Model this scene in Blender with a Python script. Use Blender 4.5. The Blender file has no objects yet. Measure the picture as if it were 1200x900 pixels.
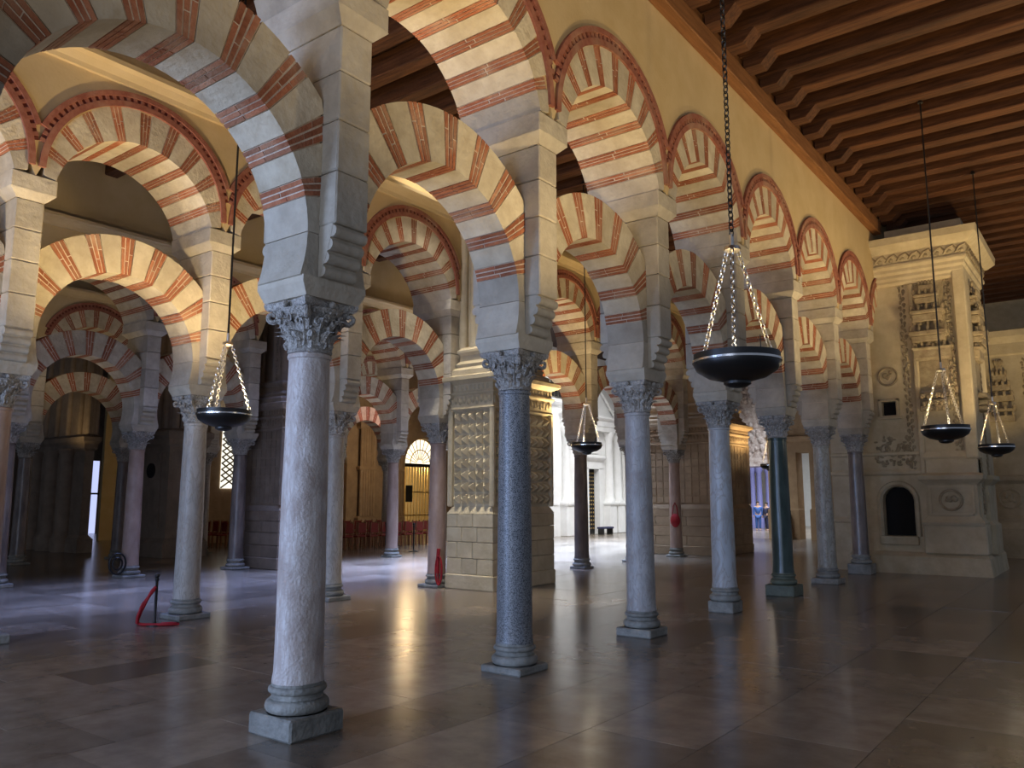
import bpy, bmesh, math, random
from mathutils import Vector, Matrix
random.seed(7)
S = bpy.context.scene
COL = S.collection
PI = math.pi

# ------------------------------------------------------------------ camera
CAM_H = 1.8
PITCH, YAW, FPX = 8.2325, 37.1645, 940.0
cam_d = bpy.data.cameras.new('camera')
cam_d.sensor_width = 36.0
cam_d.lens = FPX / 1200.0 * 36.0
cam_d.clip_start, cam_d.clip_end = 0.05, 300
cam = bpy.data.objects.new('camera', cam_d)
COL.objects.link(cam)
cam.location = (0, 0, CAM_H)
cam.rotation_euler = (math.radians(90 + PITCH), 0, math.radians(YAW))
S.camera = cam

# ------------------------------------------------------------------ world, exposure
W = bpy.data.worlds.new('world')
S.world = W
W.use_nodes = True
W.node_tree.nodes['Background'].inputs[0].default_value = (0.62, 0.74, 1.0, 1)
W.node_tree.nodes['Background'].inputs[1].default_value = 0.20
vs = S.view_settings
vs.view_transform = 'Standard'
vs.look = 'None'
vs.gamma = 1
vs.use_curve_mapping = False
vs.exposure = 0.22
S.cycles.max_bounces = 8
S.cycles.diffuse_bounces = 4
S.cycles.sample_clamp_indirect = 4.0


def light(kind, name, loc, energy, color, size=1.0, size_y=None, target=None, spread=None, parent=None, radius=0.1, spot=None):
    d = bpy.data.lights.new(name, kind)
    d.energy = energy
    d.color = color
    if kind == 'AREA':
        d.size = size
        if size_y:
            d.shape = 'RECTANGLE'
            d.size_y = size_y
        if spread:
            d.spread = math.radians(spread)
    else:
        d.shadow_soft_size = radius
        if kind == 'SPOT':
            d.spot_size = math.radians(spot or 120)
            d.spot_blend = 0.6
    o = bpy.data.objects.new(name, d)
    COL.objects.link(o)
    o.location = loc
    if target is not None:
        o.rotation_euler = (Vector(target) - Vector(loc)).to_track_quat('-Z', 'Y').to_euler()
    if parent:
        o.parent = parent
    return o


WARM = (1.0, 0.74, 0.37)
COOL = (0.41, 0.58, 1.0)
# daylight entering through the big doorways behind and beside the visitor
light('AREA', 'south_door_daylight', (-9.0, -4.0, 2.6), 330, COOL, 4.5, 4.0, target=(-5.8, 5, 2.0), spread=130)
light('AREA', 'nave_door_daylight', (-1.5, -9.0, 2.4), 380, (0.62, 0.74, 1.0), 5, 4, target=(-3, 10, 1.5))
# added lights overhead, with no roof opening, for the second aisle's pale blue floor
light('AREA', 'aisle_floor_fill', (-15.2, 11.5, 9.0), 480, (0.30, 0.43, 1.0), 3.5, 13, target=(-15.2, 11.5, 0), spread=55)
light('AREA', 'choir_roof_light', (-19.5, 34.0, 9.2), 950, (0.95, 0.97, 1.0), 6, 12, target=(-21.5, 36, 2.5), spread=120)
light('AREA', 'crossing_roof_light', (-16.5, 27.0, 9.2), 2300, (0.52, 0.68, 1.0), 6, 11, target=(-16.5, 26.5, 0), spread=70)
light('AREA', 'aisle_far_floor_fill', (-15.3, 18.0, 9.0), 800, (0.42, 0.56, 1.0), 2.5, 7, target=(-15.3, 18.0, 0), spread=50)  # added overhead likewise, for the far part of the aisle floor
light('AREA', 'near_aisle_fill', (-10.7, 11.4, 9.0), 55, (1.0, 0.93, 0.80), 1.2, 1.2, target=(-10.7, 12.0, 0), spread=50)  # added overhead to bring out the diamond-point relief; no lantern there
light('SPOT', 'stained_glass_sun', (-20.3, 26.5, 4.6), 900, (1.0, 0.55, 0.50), target=(-25.1, 22.8, 5.5), spot=16, radius=0.05)
for _x, _y, _p in ((-21.8, 9.0, 90), (-28.5, 12.0, 60), (-21.8, 17.5, 110), (-15.4, 21.5, 160), (-14.2, 3.0, 90)):
    light('SPOT', 'warm_up_spot', (_x, _y, 3.2), _p, WARM, target=(_x, _y, 9), radius=0.12, spot=160)  # added warm spots without lamp bodies, to warm the dim left aisles
light('AREA', 'north_court_light', (-14.0, 45.0, 9.0), 1500, (0.85, 0.92, 1.0), 6, 9, target=(-14.5, 46, 0), spread=140)
# added warm spots outside the frame, without lamp bodies, to light walls and beams
for _x, _y, _p in ((1.2, 19.0, 820), (1.0, 11.0, 330), (1.1, 2.6, 620), (-10.5, 1.2, 330), (-0.8, 26.5, 330)):
    light('SPOT', 'warm_up_spot', (_x, _y, 3.2), _p, WARM, target=(_x, _y, 9), radius=0.12, spot=166)
# flood lights of the chapel at the far left
light('POINT', 'chapel_flood', (-27.0, 27.5, 4.6), 130, (1.0, 0.70, 0.38), radius=0.3)
light('POINT', 'chapel_flood_back', (-34.0, 32.5, 4.0), 900, (1.0, 0.85, 0.5), radius=0.4)

# ------------------------------------------------------------------ materials
def new_mat(name):
    m = bpy.data.materials.new(name)
    m.use_nodes = True
    nt = m.node_tree
    return m, nt, nt.nodes, nt.links, nt.nodes['Principled BSDF']


def stone(name, c1, c2, scale=4.0, rough=0.85, bump=0.35, rnd=0.25, stretch=(1, 1, 1), stain=None, stain_amt=0.5, bscale=None, attr=False, detail=6, spec=0.3, c3=None, vein_scale=2.0):
    """stone / plaster / wood: two-tone noise in world space, tone per object, stains, relief"""
    m, nt, N, L, P = new_mat(name)
    geo = N.new('ShaderNodeNewGeometry')
    mp = N.new('ShaderNodeMapping')
    mp.inputs['Scale'].default_value = stretch
    L.new(geo.outputs['Position'], mp.inputs['Vector'])
    n1 = N.new('ShaderNodeTexNoise')
    n1.inputs['Scale'].default_value = scale
    n1.inputs['Detail'].default_value = detail
    n1.inputs['Roughness'].default_value = 0.62
    L.new(mp.outputs['Vector'], n1.inputs['Vector'])
    r1 = N.new('ShaderNodeValToRGB')
    r1.color_ramp.elements[0].position = 0.34
    r1.color_ramp.elements[1].position = 0.66
    r1.color_ramp.elements[0].color = (*c1, 1)
    r1.color_ramp.elements[1].color = (*c2, 1)
    L.new(n1.outputs['Fac'], r1.inputs['Fac'])
    col = r1.outputs['Color']
    if c3:
        vn = N.new('ShaderNodeTexNoise')
        vn.inputs['Scale'].default_value = vein_scale
        vn.inputs['Detail'].default_value = 8
        vn.inputs['Distortion'].default_value = 1.4
        L.new(mp.outputs['Vector'], vn.inputs['Vector'])
        vr = N.new('ShaderNodeValToRGB')
        e = vr.color_ramp.elements
        e[0].position, e[0].color = 0.44, (0, 0, 0, 1)
        e[1].position, e[1].color = 0.56, (0, 0, 0, 1)
        k = vr.color_ramp.elements.new(0.5)
        k.color = (1, 1, 1, 1)
        L.new(vn.outputs['Fac'], vr.inputs['Fac'])
        mv = N.new('ShaderNodeMixRGB')
        mv.inputs['Color2'].default_value = (*c3, 1)
        L.new(vr.outputs['Color'], mv.inputs['Fac'])
        L.new(col, mv.inputs['Color1'])
        col = mv.outputs['Color']
    if stain:
        n2 = N.new('ShaderNodeTexNoise')
        n2.inputs['Scale'].default_value = scale * 0.22
        n2.inputs['Detail'].default_value = 4
        L.new(geo.outputs['Position'], n2.inputs['Vector'])
        r2 = N.new('ShaderNodeValToRGB')
        r2.color_ramp.elements[0].position = 0.48
        r2.color_ramp.elements[1].position = 0.68
        r2.color_ramp.elements[0].color = (0, 0, 0, 1)
        r2.color_ramp.elements[1].color = (stain_amt,) * 3 + (1,)
        L.new(n2.outputs['Fac'], r2.inputs['Fac'])
        mx = N.new('ShaderNodeMixRGB')
        mx.inputs['Color2'].default_value = (*stain, 1)
        L.new(r2.outputs['Color'], mx.inputs['Fac'])
        L.new(col, mx.inputs['Color1'])
        col = mx.outputs['Color']
    if rnd or attr:
        oi = N.new('ShaderNodeObjectInfo')
        mr = N.new('ShaderNodeMapRange')
        mr.inputs['To Min'].default_value = 1 - rnd
        mr.inputs['To Max'].default_value = 1 + rnd * 0.6
        if attr:
            at = N.new('ShaderNodeAttribute')
            at.attribute_name = 'tone'
            ad = N.new('ShaderNodeMath')
            ad.operation = 'ADD'
            L.new(oi.outputs['Random'], ad.inputs[0])
            L.new(at.outputs['Fac'], ad.inputs[1])
            fr = N.new('ShaderNodeMath')
            fr.operation = 'FRACT'
            L.new(ad.outputs[0], fr.inputs[0])
            L.new(fr.outputs[0], mr.inputs['Value'])
        else:
            L.new(oi.outputs['Random'], mr.inputs['Value'])
        mu = N.new('ShaderNodeMixRGB')
        mu.blend_type = 'MULTIPLY'
        mu.inputs['Fac'].default_value = 1
        L.new(col, mu.inputs['Color1'])
        L.new(mr.outputs['Result'], mu.inputs['Color2'])
        col = mu.outputs['Color']
    L.new(col, P.inputs['Base Color'])
    P.inputs['Roughness'].default_value = rough
    P.inputs['Specular IOR Level'].default_value = spec
    if bump:
        n3 = N.new('ShaderNodeTexNoise')
        n3.inputs['Scale'].default_value = bscale or scale * 3.5
        n3.inputs['Detail'].default_value = 5
        L.new(geo.outputs['Position'], n3.inputs['Vector'])
        b = N.new('ShaderNodeBump')
        b.inputs['Strength'].default_value = bump
        b.inputs['Distance'].default_value = 0.03
        L.new(n3.outputs['Fac'], b.inputs['Height'])
        L.new(b.outputs['Normal'], P.inputs['Normal'])
    return m


def plain(name, c, rough=0.6, metal=0.0, spec=0.4, emit=None, es=0.0):
    m, nt, N, L, P = new_mat(name)
    n = N.new('ShaderNodeTexNoise')
    n.inputs['Scale'].default_value = 9
    geo = N.new('ShaderNodeNewGeometry')
    L.new(geo.outputs['Position'], n.inputs['Vector'])
    r = N.new('ShaderNodeValToRGB')
    r.color_ramp.elements[0].color = tuple(x * 0.82 for x in c) + (1,)
    r.color_ramp.elements[1].color = tuple(min(1, x * 1.12) for x in c) + (1,)
    L.new(n.outputs['Fac'], r.inputs['Fac'])
    L.new(r.outputs['Color'], P.inputs['Base Color'])
    P.inputs['Roughness'].default_value = rough
    P.inputs['Metallic'].default_value = metal
    P.inputs['Specular IOR Level'].default_value = spec
    if emit:
        P.inputs['Emission Color'].default_value = (*emit, 1)
        P.inputs['Emission Strength'].default_value = es
    return m


def granite(name, c1, c2, scale=70):
    m, nt, N, L, P = new_mat(name)
    geo = N.new('ShaderNodeNewGeometry')
    v = N.new('ShaderNodeTexVoronoi')
    v.inputs['Scale'].default_value = scale
    L.new(geo.outputs['Position'], v.inputs['Vector'])
    r = N.new('ShaderNodeValToRGB')
    r.color_ramp.elements[0].position = 0.18
    r.color_ramp.elements[1].position = 0.55
    r.color_ramp.elements[0].color = (*c1, 1)
    r.color_ramp.elements[1].color = (*c2, 1)
    sep = N.new('ShaderNodeSeparateColor')
    L.new(v.outputs['Color'], sep.inputs[0])
    L.new(sep.outputs[0], r.inputs['Fac'])
    L.new(r.outputs['Color'], P.inputs['Base Color'])
    P.inputs['Roughness'].default_value = 0.38
    return m


M = {}
M['white_stone'] = stone('cream_voussoir_stone', (0.56, 0.47, 0.33), (0.72, 0.64, 0.48), 5, stain=(0.42, 0.34, 0.23), rnd=0.18, bump=0.5)
M['brick'] = stone('red_brick', (0.36, 0.115, 0.055), (0.48, 0.19, 0.095), 9, stain=(0.60, 0.44, 0.30), stain_amt=0.45, rnd=0.28, bump=0.6)
M['mortar'] = stone('pale_mortar', (0.66, 0.52, 0.40), (0.80, 0.68, 0.54), 14, rnd=0.1, bump=0.6)
M['ashlar'] = stone('weathered_ashlar', (0.46, 0.40, 0.31), (0.60, 0.54, 0.43), 4, stain=(0.36, 0.31, 0.24), rnd=0.16, bump=0.55)
M['capital'] = stone('carved_marble', (0.40, 0.37, 0.33), (0.60, 0.56, 0.50), 22, stain=(0.27, 0.24, 0.21), c3=(0.27, 0.25, 0.22), vein_scale=15, rnd=0.12, bump=0.9, bscale=45)  # dark veining is painted shade for the carved crevices
M['base'] = stone('worn_base_marble', (0.22, 0.215, 0.19), (0.36, 0.35, 0.31), 8, stain=(0.12, 0.115, 0.095), rnd=0.15, bump=0.5, rough=0.6)
M['plaster'] = stone('ochre_plaster', (0.58, 0.43, 0.22), (0.65, 0.50, 0.28), 1.6, stain=(0.54, 0.41, 0.23), rnd=0, bump=0.12, bscale=20)
M['red_paint'] = stone('red_painted_moulding', (0.27, 0.085, 0.055), (0.37, 0.15, 0.10), 10, stain=(0.45, 0.30, 0.20), stain_amt=0.5, rnd=0.1, bump=0.2)
M['dark_red'] = stone('dark_red_dentil', (0.14, 0.03, 0.025), (0.18, 0.05, 0.03), 10, rnd=0.1, bump=0.2)
M['beam'] = stone('brown_beam_timber', (0.048, 0.018, 0.008), (0.125, 0.048, 0.018), 6, stretch=(0.25, 3, 3), rnd=0.25, bump=0.3, rough=0.75)
M['plate'] = stone('orange_brown_plate_timber', (0.17, 0.070, 0.025), (0.27, 0.12, 0.045), 6, stretch=(3, 0.25, 3), rnd=0.1, bump=0.3, rough=0.7)
M['boards'] = stone('dark_ceiling_boards', (0.022, 0.010, 0.006), (0.042, 0.018, 0.010), 6, stretch=(0.3, 3, 3), rnd=0.1, bump=0.3)
M['slab'] = stone('polished_floor_slab', (0.19, 0.148, 0.11), (0.29, 0.235, 0.18), 3, stain=(0.15, 0.12, 0.09), stain_amt=0.6, rnd=0.42, bump=0.05, bscale=4, rough=0.22, attr=True, spec=0.85)
M['grout'] = stone('floor_joint', (0.10, 0.085, 0.07), (0.15, 0.13, 0.11), 12, rnd=0, bump=0.1)
M['limestone'] = stone('carved_limestone', (0.50, 0.41, 0.26), (0.62, 0.53, 0.36), 3, stain=(0.34, 0.28, 0.19), rnd=0.1, bump=0.4)
M['lime_dark'] = stone('grime_and_shade_limestone', (0.29, 0.225, 0.14), (0.45, 0.37, 0.24), 6, rnd=0.12, bump=0.5)  # crevice grime on the carvings; the niche panels use it as painted shade
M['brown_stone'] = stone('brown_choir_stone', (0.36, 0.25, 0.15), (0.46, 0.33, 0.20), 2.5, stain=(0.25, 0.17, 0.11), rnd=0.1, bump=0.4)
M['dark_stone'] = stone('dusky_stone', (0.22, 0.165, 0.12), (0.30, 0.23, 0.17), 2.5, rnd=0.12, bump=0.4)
M['white_wall'] = stone('white_marble_wall', (0.80, 0.79, 0.76), (0.88, 0.87, 0.84), 2, rnd=0.03, bump=0.1)
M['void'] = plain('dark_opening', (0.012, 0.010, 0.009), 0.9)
M['iron'] = plain('black_iron', (0.012, 0.011, 0.010), 0.38, 0.0, 0.5)
M['silver'] = plain('bright_chain_metal', (0.75, 0.70, 0.62), 0.28, 1.0)
M['rim'] = plain('polished_rim_metal', (0.85, 0.82, 0.78), 0.22, 1.0)
M['brass'] = plain('brass', (0.70, 0.48, 0.18), 0.35, 1.0)
M['bulb'] = plain('lamp_glow', (1, 0.9, 0.7), 0.5, emit=(1.0, 0.80, 0.48), es=14)
M['rope_red'] = plain('red_rope', (0.34, 0.010, 0.016), 0.7)
M['chair_red'] = plain('red_chair_fabric', (0.26, 0.03, 0.018), 0.75)
M['chair_wood'] = plain('chair_wood', (0.30, 0.12, 0.05), 0.55)
M['rope_white'] = plain('white_rope', (0.75, 0.72, 0.68), 0.7)
M['gold_glow'] = plain('lit_chapel_window', (0.9, 0.75, 0.45), 0.6, emit=(1.0, 0.80, 0.42), es=1.6)
M['white_glow'] = plain('bright_fan_window', (1, 1, 0.95), 0.6, emit=(1.0, 0.92, 0.70), es=1.3)
M['day_glow'] = plain('daylit_doorway', (0.8, 0.85, 1), 0.6, emit=(0.55, 0.62, 1.0), es=0.9)
M['lattice_glow'] = plain('daylit_lattice_window', (0.9, 0.9, 0.85), 0.6, emit=(1.0, 0.97, 0.85), es=1.0)
M['retable'] = stone('pale_retable_relief', (0.30, 0.22, 0.19), (0.66, 0.58, 0.54), 3.5, rnd=0, bump=0.8)
M['blue_light_tint'] = plain('blue_lit_column', (0.20, 0.20, 0.42), 0.5)  # blue light falling on the far columns, put into their base colour
M['skin'] = plain('skin', (0.55, 0.34, 0.24), 0.6)
M['blue_cloth'] = plain('blue_cloth', (0.05, 0.12, 0.36), 0.8)
M['dark_cloth'] = plain('dark_cloth', (0.035, 0.04, 0.09), 0.8)
M['hair'] = plain('dark_hair', (0.03, 0.02, 0.015), 0.7)
M['pink_shaft'] = stone('pink_marble', (0.33, 0.22, 0.17), (0.45, 0.33, 0.27), 5, stretch=(1, 1, 0.4), rough=0.4, bump=0.15, rnd=0.12)
M['streak_shaft'] = stone('streaked_marble', (0.44, 0.37, 0.33), (0.66, 0.61, 0.57), 16, stretch=(1, 1, 0.22), c3=(0.48, 0.40, 0.35), vein_scale=16, rough=0.45, bump=0.35, bscale=40, stain=(0.30, 0.22, 0.18), stain_amt=0.55, rnd=0)
M['granite_shaft'] = granite('speckled_granite', (0.04, 0.044, 0.048), (0.25, 0.255, 0.26), 140)
M['vein_shaft'] = stone('veined_grey_marble', (0.38, 0.37, 0.36), (0.52, 0.50, 0.48), 14, stretch=(1, 1, 0.35), c3=(0.36, 0.33, 0.31), vein_scale=11, stain=(0.30, 0.25, 0.22), rough=0.38, bump=0.15, rnd=0)
M['slate_shaft'] = stone('pale_slate_marble', (0.42, 0.44, 0.45), (0.54, 0.56, 0.57), 3, stretch=(1, 1, 0.4), c3=(0.38, 0.36, 0.34), vein_scale=6, stain=(0.34, 0.29, 0.24), rough=0.35, bump=0.12, rnd=0)
M['green_shaft'] = stone('dark_green_marble', (0.022, 0.038, 0.030), (0.055, 0.082, 0.068), 6, stretch=(1, 1, 0.4), rough=0.28, bump=0.1, rnd=0, spec=0.5)
M['mottled_shaft'] = stone('mottled_beige_marble', (0.34, 0.32, 0.26), (0.48, 0.45, 0.39), 9, stretch=(1, 1, 0.4), c3=(0.28, 0.25, 0.2), vein_scale=9, stain=(0.24, 0.2, 0.16), rough=0.35, bump=0.12, rnd=0)
M['brown_shaft'] = stone('dark_brown_marble', (0.11, 0.085, 0.075), (0.26, 0.21, 0.18), 4, stretch=(1, 1, 0.35), rough=0.3, bump=0.12, rnd=0, spec=0.5)
M['grey_shaft'] = stone('plain_grey_marble', (0.40, 0.36, 0.31), (0.54, 0.50, 0.44), 5, stretch=(1, 1, 0.35), c3=(0.36, 0.32, 0.27), vein_scale=9, stain=(0.3, 0.25, 0.2), rough=0.4, bump=0.12, rnd=0.1)
M['green_base'] = stone('dark_green_plinth', (0.10, 0.115, 0.085), (0.17, 0.19, 0.14), 5, rough=0.5, bump=0.3, rnd=0)


# ------------------------------------------------------------------ mesh helpers
class MB:
    def __init__(s):
        s.v, s.f, s.m = [], [], []

    def add(s, verts, faces, mi=0):
        o = len(s.v)
        s.v += [tuple(v) for v in verts]
        s.f += [tuple(i + o for i in f) for f in faces]
        s.m += [mi] * len(faces)
        return s

    def box(s, x0, x1, y0, y1, z0, z1, mi=0):
        return s.add([(x0, y0, z0), (x1, y0, z0), (x1, y1, z0), (x0, y1, z0), (x0, y0, z1), (x1, y0, z1), (x1, y1, z1), (x0, y1, z1)],
                     [(0, 3, 2, 1), (4, 5, 6, 7), (0, 1, 5, 4), (1, 2, 6, 5), (2, 3, 7, 6), (3, 0, 4, 7)], mi)

    def frustum(s, a, za, b, zb, mi=0):
        """a, b = (x0,x1,y0,y1) rectangles at za and zb"""
        v = []
        for (x0, x1, y0, y1), z in ((a, za), (b, zb)):
            v += [(x0, y0, z), (x1, y0, z), (x1, y1, z), (x0, y1, z)]
        return s.add(v, [(0, 3, 2, 1), (4, 5, 6, 7), (0, 1, 5, 4), (1, 2, 6, 5), (2, 3, 7, 6), (3, 0, 4, 7)], mi)

    def cham(s, x0, x1, y0, y1, z0, z1, c=0.012, mi=0):
        """a block with its edges taken off"""
        v, f = [], []
        lv = [(z0, c), (z0 + c, 0), (z1 - c, 0), (z1, c)]
        for z, i in lv:
            a0, a1, b0, b1 = x0 + i, x1 - i, y0 + i, y1 - i
            k = c * (0 if i else 1)
            v += [(a0 + k, b0, z), (a1 - k, b0, z), (a1, b0 + k, z), (a1, b1 - k, z), (a1 - k, b1, z), (a0 + k, b1, z), (a0, b1 - k, z), (a0, b0 + k, z)]
        f.append(tuple(reversed(range(8))))
        f.append(tuple(range(24, 32)))
        for l in range(3):
            for i in range(8):
                j = (i + 1) % 8
                f.append((l * 8 + i, l * 8 + j, l * 8 + 8 + j, l * 8 + 8 + i))
        return s.add(v, f, mi)

    def lathe(s, prof, n=24, c=(0, 0), mi=0, cap=True, rfun=None, a0=0.0):
        v, f = [], []
        for r, z in prof:
            for i in range(n):
                a = a0 + 2 * PI * i / n
                rr = r if rfun is None else r * rfun(a, z)
                v.append((c[0] + rr * math.cos(a), c[1] + rr * math.sin(a), z))
        for k in range(len(prof) - 1):
            for i in range(n):
                j = (i + 1) % n
                f.append((k * n + i, k * n + j, (k + 1) * n + j, (k + 1) * n + i))
        if cap:
            f.append(tuple(reversed(range(n))))
            f.append(tuple(range((len(prof) - 1) * n, len(prof) * n)))
        return s.add(v, f, mi)

    def tube(s, pts, r, n=6, mi=0, closed=False):
        pts = [Vector(p) for p in pts]
        v, f = [], []
        K = len(pts)
        for k, p in enumerate(pts):
            if closed:
                t = pts[(k + 1) % K] - pts[k - 1]
            else:
                t = pts[min(k + 1, K - 1)] - pts[max(k - 1, 0)]
            t.normalize()
            u = t.orthogonal().normalized() if k == 0 else (u - t * u.dot(t)).normalized()
            w = t.cross(u)
            rr = r[k] if isinstance(r, (list, tuple)) else r
            for i in range(n):
                a = 2 * PI * i / n
                v.append(tuple(p + u * rr * math.cos(a) + w * rr * math.sin(a)))
        for k in range(K if closed else K - 1):
            q = (k + 1) % K
            for i in range(n):
                j = (i + 1) % n
                f.append((k * n + i, k * n + j, q * n + j, q * n + i))
        if not closed:
            f.append(tuple(reversed(range(n))))
            f.append(tuple(range((K - 1) * n, K * n)))
        return s.add(v, f, mi)

    def prism(s, poly, d0, d1, axis='x', mi=0):
        """poly = list of 2-tuples in the plane across axis, extruded d0..d1"""
        n = len(poly)
        def P(p, d):
            return {'x': (d, p[0], p[1]), 'y': (p[0], d, p[1]), 'z': (p[0], p[1], d)}[axis]
        v = [P(p, d0) for p in poly] + [P(p, d1) for p in poly]
        f = [tuple(reversed(range(n))), tuple(range(n, 2 * n))]
        for i in range(n):
            j = (i + 1) % n
            f.append((i, j, n + j, n + i))
        return s.add(v, f, mi)

    def ball(s, c, r, n=8, m=5, mi=0):
        prof = [(max(1e-3, math.sin(PI * k / m)) , -math.cos(PI * k / m)) for k in range(m + 1)]
        rx, ry, rz = r if isinstance(r, (list, tuple)) else (r, r, r)
        v, f = [], []
        for pr, pz in prof:
            for i in range(n):
                a = 2 * PI * i / n
                v.append((c[0] + rx * pr * math.cos(a), c[1] + ry * pr * math.sin(a), c[2] + rz * pz))
        for k in range(m):
            for i in range(n):
                j = (i + 1) % n
                f.append((k * n + i, k * n + j, (k + 1) * n + j, (k + 1) * n + i))
        return s.add(v, f, mi)

    def mesh(s, name, mats, smooth=None):
        me = bpy.data.meshes.new(name)
        me.from_pydata(s.v, [], s.f)
        bm = bmesh.new()
        bm.from_mesh(me)
        bmesh.ops.recalc_face_normals(bm, faces=bm.faces)
        bm.to_mesh(me)
        bm.free()
        for k in (mats if isinstance(mats, (list, tuple)) else [mats]):
            me.materials.append(M[k] if isinstance(k, str) else k)
        for p, mi in zip(me.polygons, s.m):
            p.material_index = mi
        if smooth:
            for p in me.polygons:
                p.use_smooth = True
            me.set_sharp_from_angle(angle=math.radians(smooth))
        return me


def obj(name, me, parent=None, loc=(0, 0, 0), rot=None, scale=None):
    if isinstance(me, MB):
        raise TypeError
    o = bpy.data.objects.new(name, me)
    COL.objects.link(o)
    o.location = loc
    if rot:
        o.rotation_euler = rot
    if scale:
        o.scale = scale
    if parent is not None:
        o.parent = parent
    return o


def thing(name, label, cat, loc=(0, 0, 0), rotz=0.0, group=None):
    o = bpy.data.objects.new(name, None)
    o.empty_display_size = 0.1
    COL.objects.link(o)
    o.location = loc
    o.rotation_euler = (0, 0, rotz)
    return tag(o, label, cat, group)


def tag(o, label, cat, group=None):
    o['label'] = label
    o['category'] = cat
    o['kind'] = 'thing'
    if group:
        o['group'] = group
    return o


def struct(o):
    o['kind'] = 'structure'
    return o


CACHE = {}
def cached(key, fn):
    if key not in CACHE:
        CACHE[key] = fn()
    return CACHE[key]


# ------------------------------------------------------------------ layout
PITCH_Y, Y0 = 2.857, 4.26
def yk(k):
    return Y0 + PITCH_Y * k
ROW = {'A': -5.36, 'B': -11.72, 'C': -18.9, 'D': -25.1}
HB = PITCH_Y / 2

# ------------------------------------------------------------------ floor
def build_floor():
    fl = struct(obj('floor', MB().box(-52, 12, -14, 62, -0.3, -0.012).mesh('floor', 'grout')))
    rnd = random.Random(3)
    cells = []
    x = -52.0
    while x < 8:
        w = rnd.uniform(0.82, 1.08)
        y = -6 + rnd.uniform(-1.5, 0)
        while y < 60:
            l = rnd.uniform(1.0, 1.9)
            cells.append((x, min(x + w, 8), y, y + l))
            y += l
        x += w
    # the slabs that show largest first: near the visitor and inside the picture's cone
    def key(c):
        cx, cy = (c[0] + c[1]) / 2, (c[2] + c[3]) / 2
        d = math.hypot(cx, cy)
        fx = cx * math.cos(math.radians(YAW)) + cy * math.sin(math.radians(YAW))
        fy = -cx * math.sin(math.radians(YAW)) + cy * math.cos(math.radians(YAW))
        seen = fy > 2.6 and abs(fx) < fy * 0.68 + 0.6
        return d if seen else 1000 + d
    cells.sort(key=key)
    g = 0.003
    for c in cells[:290]:
        x0, x1, y0, y1 = c
        dz = rnd.uniform(-0.0015, 0.0015)
        me = MB().box(x0 + g, x1 - g, y0 + g, y1 - g, -0.03, dz).mesh('slab', 'slab')
        o = obj('slab', me, fl)
    mb = MB()
    tones = []
    for c in cells[290:]:
        x0, x1, y0, y1 = c
        mb.add([(x0 + g, y0 + g, 0), (x1 - g, y0 + g, 0), (x1 - g, y1 - g, 0), (x0 + g, y1 - g, 0)], [(0, 1, 2, 3)])
        tones.append(rnd.random())
    me = mb.mesh('slab_field', 'slab')
    at = me.attributes.new('tone', 'FLOAT', 'FACE')
    at.data.foreach_set('value', tones)
    o = obj('slab_field', me, fl)
    o['kind'] = 'stuff'
build_floor()

# ------------------------------------------------------------------ ceilings
def build_ceiling(name, x0, x1, y0, y1, z_beam, first, pitch=0.805, brackets=None):
    zc = z_beam + 0.42
    ce = struct(obj(name, MB().box(x0, x1, y0, y1, zc, zc + 0.15).mesh(name, 'boards')))
    bw = 0.155
    me = MB().cham(x0 + 0.02, x1 - 0.02, -bw, bw, 0, 0.415, 0.02).mesh('beam', 'beam')
    br = None
    if brackets is not None:
        bx = brackets
        br = MB().prism([(bx, 0), (bx + 0.30, 0), (bx + 0.50, 0.20), (bx, 0.20)], -bw, bw, 'y').mesh('bracket', 'beam')
    n = 0
    y = first
    while y - pitch > y0:
        y -= pitch
    while y < y1 - 0.2:
        obj('beam', me, ce, (0, y, z_beam))
        if br:
            obj('bracket', br, ce, (0, y, z_beam - 0.2))
        y += pitch
    return ce
build_ceiling('ceiling', -4.8, 2.2, -3, 36, 9.36, 11.25, brackets=-4.62)
build_ceiling('ceiling', -11.16, -5.9, -3, 36, 9.3, 11.0)
build_ceiling('ceiling', -18.34, -12.3, -3, 30, 9.3, 11.0, pitch=1.2)
struct(obj('ceiling', MB().box(-52, -19.4, -6, 60, 9.6, 9.75).mesh('ceiling', 'boards')))
struct(obj('ceiling', MB().box(-19.4, 2.2, 36, 60, 9.6, 9.75).mesh('ceiling', 'boards')))
struct(obj('ceiling', MB().box(-19.4, -11.16, 30, 36, 9.64, 9.75).mesh('ceiling', 'boards')))
struct(obj('trim_plate', MB().cham(-4.805, -4.60, -2, 22.4, 8.82, 9.16, 0.015).mesh('trim_plate', 'plate')))
struct(obj('trim_fillet', MB().cham(-4.79, -4.66, -2, 22.4, 9.165, 9.36, 0.01).mesh('trim_fillet', 'plate')))

# ------------------------------------------------------------------ arcade pieces
LZ, LR, LE, LQ, LSIDE = 3.94, 1.14, 1.70, 0.28, 1.255      # lower tier: centre height, radii, half depth, pier side
UZ, UR, UQ = 5.80, 1.20, 0.56                              # upper tier
EZ, ER0, ER1 = 6.20, 1.33, 1.52                            # red border circle


def outer_lower(a):
    r = LE
    c = abs(math.cos(a))
    if c > 1e-6:
        r = min(r, LSIDE / c)
    return r * math.cos(a), r * math.sin(a)


def outer_upper(a):
    # ray from (0, UZ) against circle (EZ, ER0) and the bay border
    dz = EZ - UZ
    s, c = math.sin(a), math.cos(a)
    r = s * dz + math.sqrt(max(0, (s * dz) ** 2 - dz * dz + ER0 * ER0))
    if abs(c) > 1e-6:
        r = min(r, (HB - 0.004) / abs(c)) if s < 0.62 else r
    return r * c, r * s


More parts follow.
